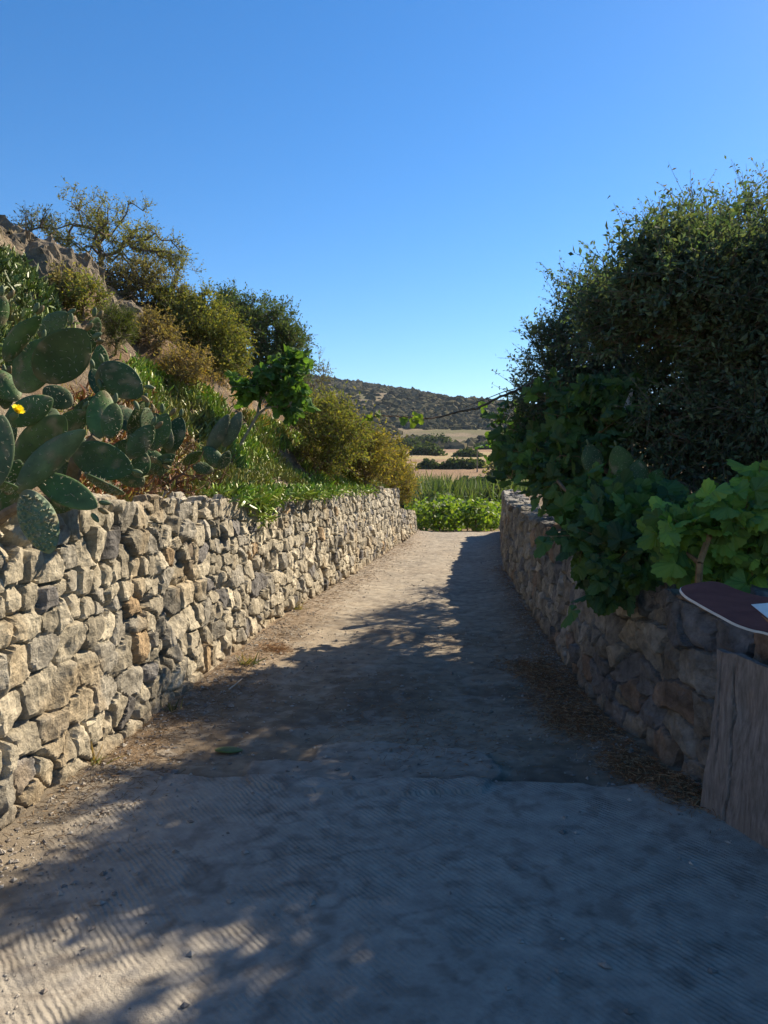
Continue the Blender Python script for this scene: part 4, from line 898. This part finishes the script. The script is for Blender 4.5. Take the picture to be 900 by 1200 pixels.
for row in range(11):
    y0 = 24.1+row*2.3
    for k in range(-4, 10):
        y = y0+r.normal()*.15; x = 1.6+k*1.35+(row*.35) + r.normal()*.12+(y-25)*.05
        if not (.028 < x/y < .20): continue
        if x > xr(y)-1.0 and y < 26: continue
        if x < 1.35 or r.random() < .22: continue
        o = protos[vc] if vc < 3 else copy_tree(protos[int(r.integers(3))]); vc += 1
        o.location = (float(x), float(y), float(H(x, y))); o.rotation_euler = (0, 0, float(r.uniform(0, 6.3))); sc = float(r.uniform(.6, 1.25)); o.scale = (sc, sc, sc)
        row_lb = 'leafy green bush vine in the front rows of the vineyard' if row < 3 else 'leafy green bush vine in the back rows of the vineyard'
        tag(o, row_lb, 'grapevine', 'bush vines in the vineyard beyond the lane')
for i, (a, y, h, lb) in enumerate([(508, 24.5, 1.0, 'thin grey vineyard post just right of the wall end'), (532, 29, 1.0, 'vineyard post in the middle of the vine rows'), (548, 24.8, .7, 'short vineyard post near the lane crest on the right')]):
    x = (a-450)/900*y; z = float(H(x, y)); g = Geo(); path_tube(g, [(x, y, z-.1), (x+.01, y, z+h*.5), (x, y, z+h)], .03, .026, 7, (.24, .20, .16)); o = g.build('vineyard_post', M_bark, None, (x, y, z)); tag(o, lb, 'post', 'posts in the vineyard')
def reeds():
    r = np.random.default_rng(301); n = 26000; y = r.uniform(56, 78, n); x = r.uniform(-14, 34, n); top = 1+.25*noise(xyz(x/5, y/5), 3)
    p = np.stack([x, y, H(x, y)], 1); L = 2.9*top*r.uniform(.6, 1.1, n); V, F, C = leaves(p, rdir(n, 1.5, r), rdir(n, 0, r), L, T_blade(.03, .3), [(.07, .11, .035), (.10, .14, .045), (.05, .08, .03), (.13, .16, .06)], r)
    o = build('reed_bed', V, F, M_grass, col=C); tag(o, kind='stuff')
reeds()
SH = [(.05, .08, .035), (.05, .075, .03), (.07, .09, .035)]
def far_bush(name, label, cat, c, rad, n, seed, ls, cols=SH, group=None):
    r = np.random.default_rng(seed); z = float(H(c[0], c[1])); root = empty(name, (c[0], c[1], z), label, cat, group)
    d = norm(r.normal(size=(n, 3))); d[:, 2] = np.abs(d[:, 2]); lump = 1+.35*noise(d*2.2+seed, seed)
    p = np.array([c[0], c[1], z])+d*((r.random(n)**.35)*lump)[:, None]*np.array(rad)
    V, F, C = leaves(p, rdir(n, 0, r), norm(d+rdir(n, .4, r)), ls*r.uniform(.6, 1.4, n), (T_leaf()[0]*np.array([2., 1, 1]), T_leaf()[1]), cols, r, .3); build('foliage', V, F, M_leaf, root, None, C)
    g = Geo(); path_tube(g, [(c[0], c[1], z-.2), (c[0], c[1], z+rad[2]*.3), (c[0], c[1], z+rad[2]*.7)], rad[2]*.07, rad[2]*.03, 5, (.15, .12, .09)); g.build('trunk', M_bark, root)
def at_y(px, y): return ((px-450)/900*y, y)
fb = [(497, 62, (2.2, 2, 2.6), 'dark shrub at the left end of the reeds'), (512, 53, (1.6, 1.4, 2.0), 'dark rounded shrub in front of the reeds on the left'), (586, 58, (2, 2, 2.8), 'dark shrub in the reeds beside the right wall'),
      (515, 84, (4.5, 2, 2.0), 'low dark hedge bush behind the reeds at the left'), (560, 88, (5, 2, 2.0), 'low dark hedge bush behind the reeds at the right'),
      (500, 175, (6.5, 4, 4.5), 'round dark tree on the left of the straw field'), (503, 118, (3.2, 2, 2.0), 'dark bush low in the left of the straw field'), (537, 118, (4.4, 2.5, 2.3), 'wide dark bush in the middle of the straw field'),
      (556, 122, (2.6, 2, 2.0), 'small dark bush right of the field pole'), (548, 165, (5, 3, 2.4), 'dark bush high on the straw field'), (505, 250, (13, 6, 7), 'big dark clump of trees at the foot of the hill'), (590, 100, (4, 3, 4.5), 'pale olive tree at the right edge of the field'),
      (478, 230, (8, 5, 5), 'dark tree clump at the foot of the hill beside the broom'), (572, 230, (6, 4, 3), 'dark bush at the top right of the field')]
for i, (a, y, rd, lb_) in enumerate(fb):
    far_bush('dark_bush', lb_, 'bush', at_y(a, y), tuple(q*(.62 if y > 80 else .85) for q in rd), 1500, 310+i, .16+.0022*y, SH if 'olive' not in lb_ else [(.16, .17, .08), (.2, .19, .09)], 'dark bushes on the valley fields')
x_, y_ = at_y(559, 110); z_ = float(H(x_, y_)); g = Geo(); path_tube(g, [(x_, y_, z_-.2), (x_, y_, z_+1.6), (x_, y_, z_+3.2)], .10, .08, 7, (.16, .13, .10))
o = g.build('utility_pole', M_bark, None, (x_, y_, z_)); tag(o, 'thin dark wooden pole standing in the straw field', 'pole')
def scrub():
    r = np.random.default_rng(401); n = 42000; u = r.random(n); y = 235*(1000/235)**u; ax = r.uniform(-.16, .26, n); x = ax*y
    k = fbm(xyz(x/45, y/45), 3, 9)+.55*(y > 480)+.35*sst(260, 400, y) -.02 > r.uniform(-.5, .7, n); x, y = x[k], y[k]; n = len(x); z = H(x, y, False); s = (1.1+r.random(n)**2*2.2)*(1+.0004*y)
    base = []
    for a in range(6): base.append((math.cos(a*math.pi/3), math.sin(a*math.pi/3), 0))
    for a in range(5): base.append((.65*math.cos(a*1.2566+.4), .65*math.sin(a*1.2566+.4), .65))
    base.append((0, 0, 1)); base = np.array(base)
    F = [[a, (a+1) % 6, 6+min(a, 4)] for a in range(6)]+[[6+a, 6+(a+1) % 5, 11] for a in range(5)]+[[a+1 if a < 5 else 0, 6+(a+1) % 5, 6+a] for a in range(5)]
    V = base[None]*(1+.22*r.normal(size=(n, 12, 1)))*s[:, None, None]*np.array([1, 1, .85]); V[..., 2] -= .3*s[:, None]; V = V+np.stack([x, y, z], 1)[:, None]
    C = np.repeat(np.array([(.06, .06, .038), (.085, .08, .05), (.05, .05, .035), (.115, .10, .062)])[r.choice(4, n)], 12, 0)
    o = build('hill_scrub', V.reshape(-1, 3), (np.array(F)[None]+(np.arange(n)*12)[:, None, None]).reshape(-1, 3), M_far, col=C); tag(o, kind='stuff')
scrub()

def haze():
    import bmesh
    bm = bmesh.new(); bmesh.ops.create_cube(bm, size=1); me = bpy.data.meshes.new('haze'); bm.to_mesh(me); bm.free()
    o = bpy.data.objects.new('haze', me); COL.objects.link(o); o.location = (0, 745, 60); o.scale = (2400, 1560, 150)
    m = bpy.data.materials.new('haze'); m.use_nodes = True; t = m.node_tree; t.nodes.remove(t.nodes['Principled BSDF'])
    v = t.nodes.new('ShaderNodeVolumePrincipled'); v.inputs['Color'].default_value = (.75, .85, 1, 1); v.inputs['Density'].default_value = .00012
    t.links.new(v.outputs[0], t.nodes['Material Output'].inputs['Volume']); me.materials.append(m); tag(o, kind='stuff')
haze()
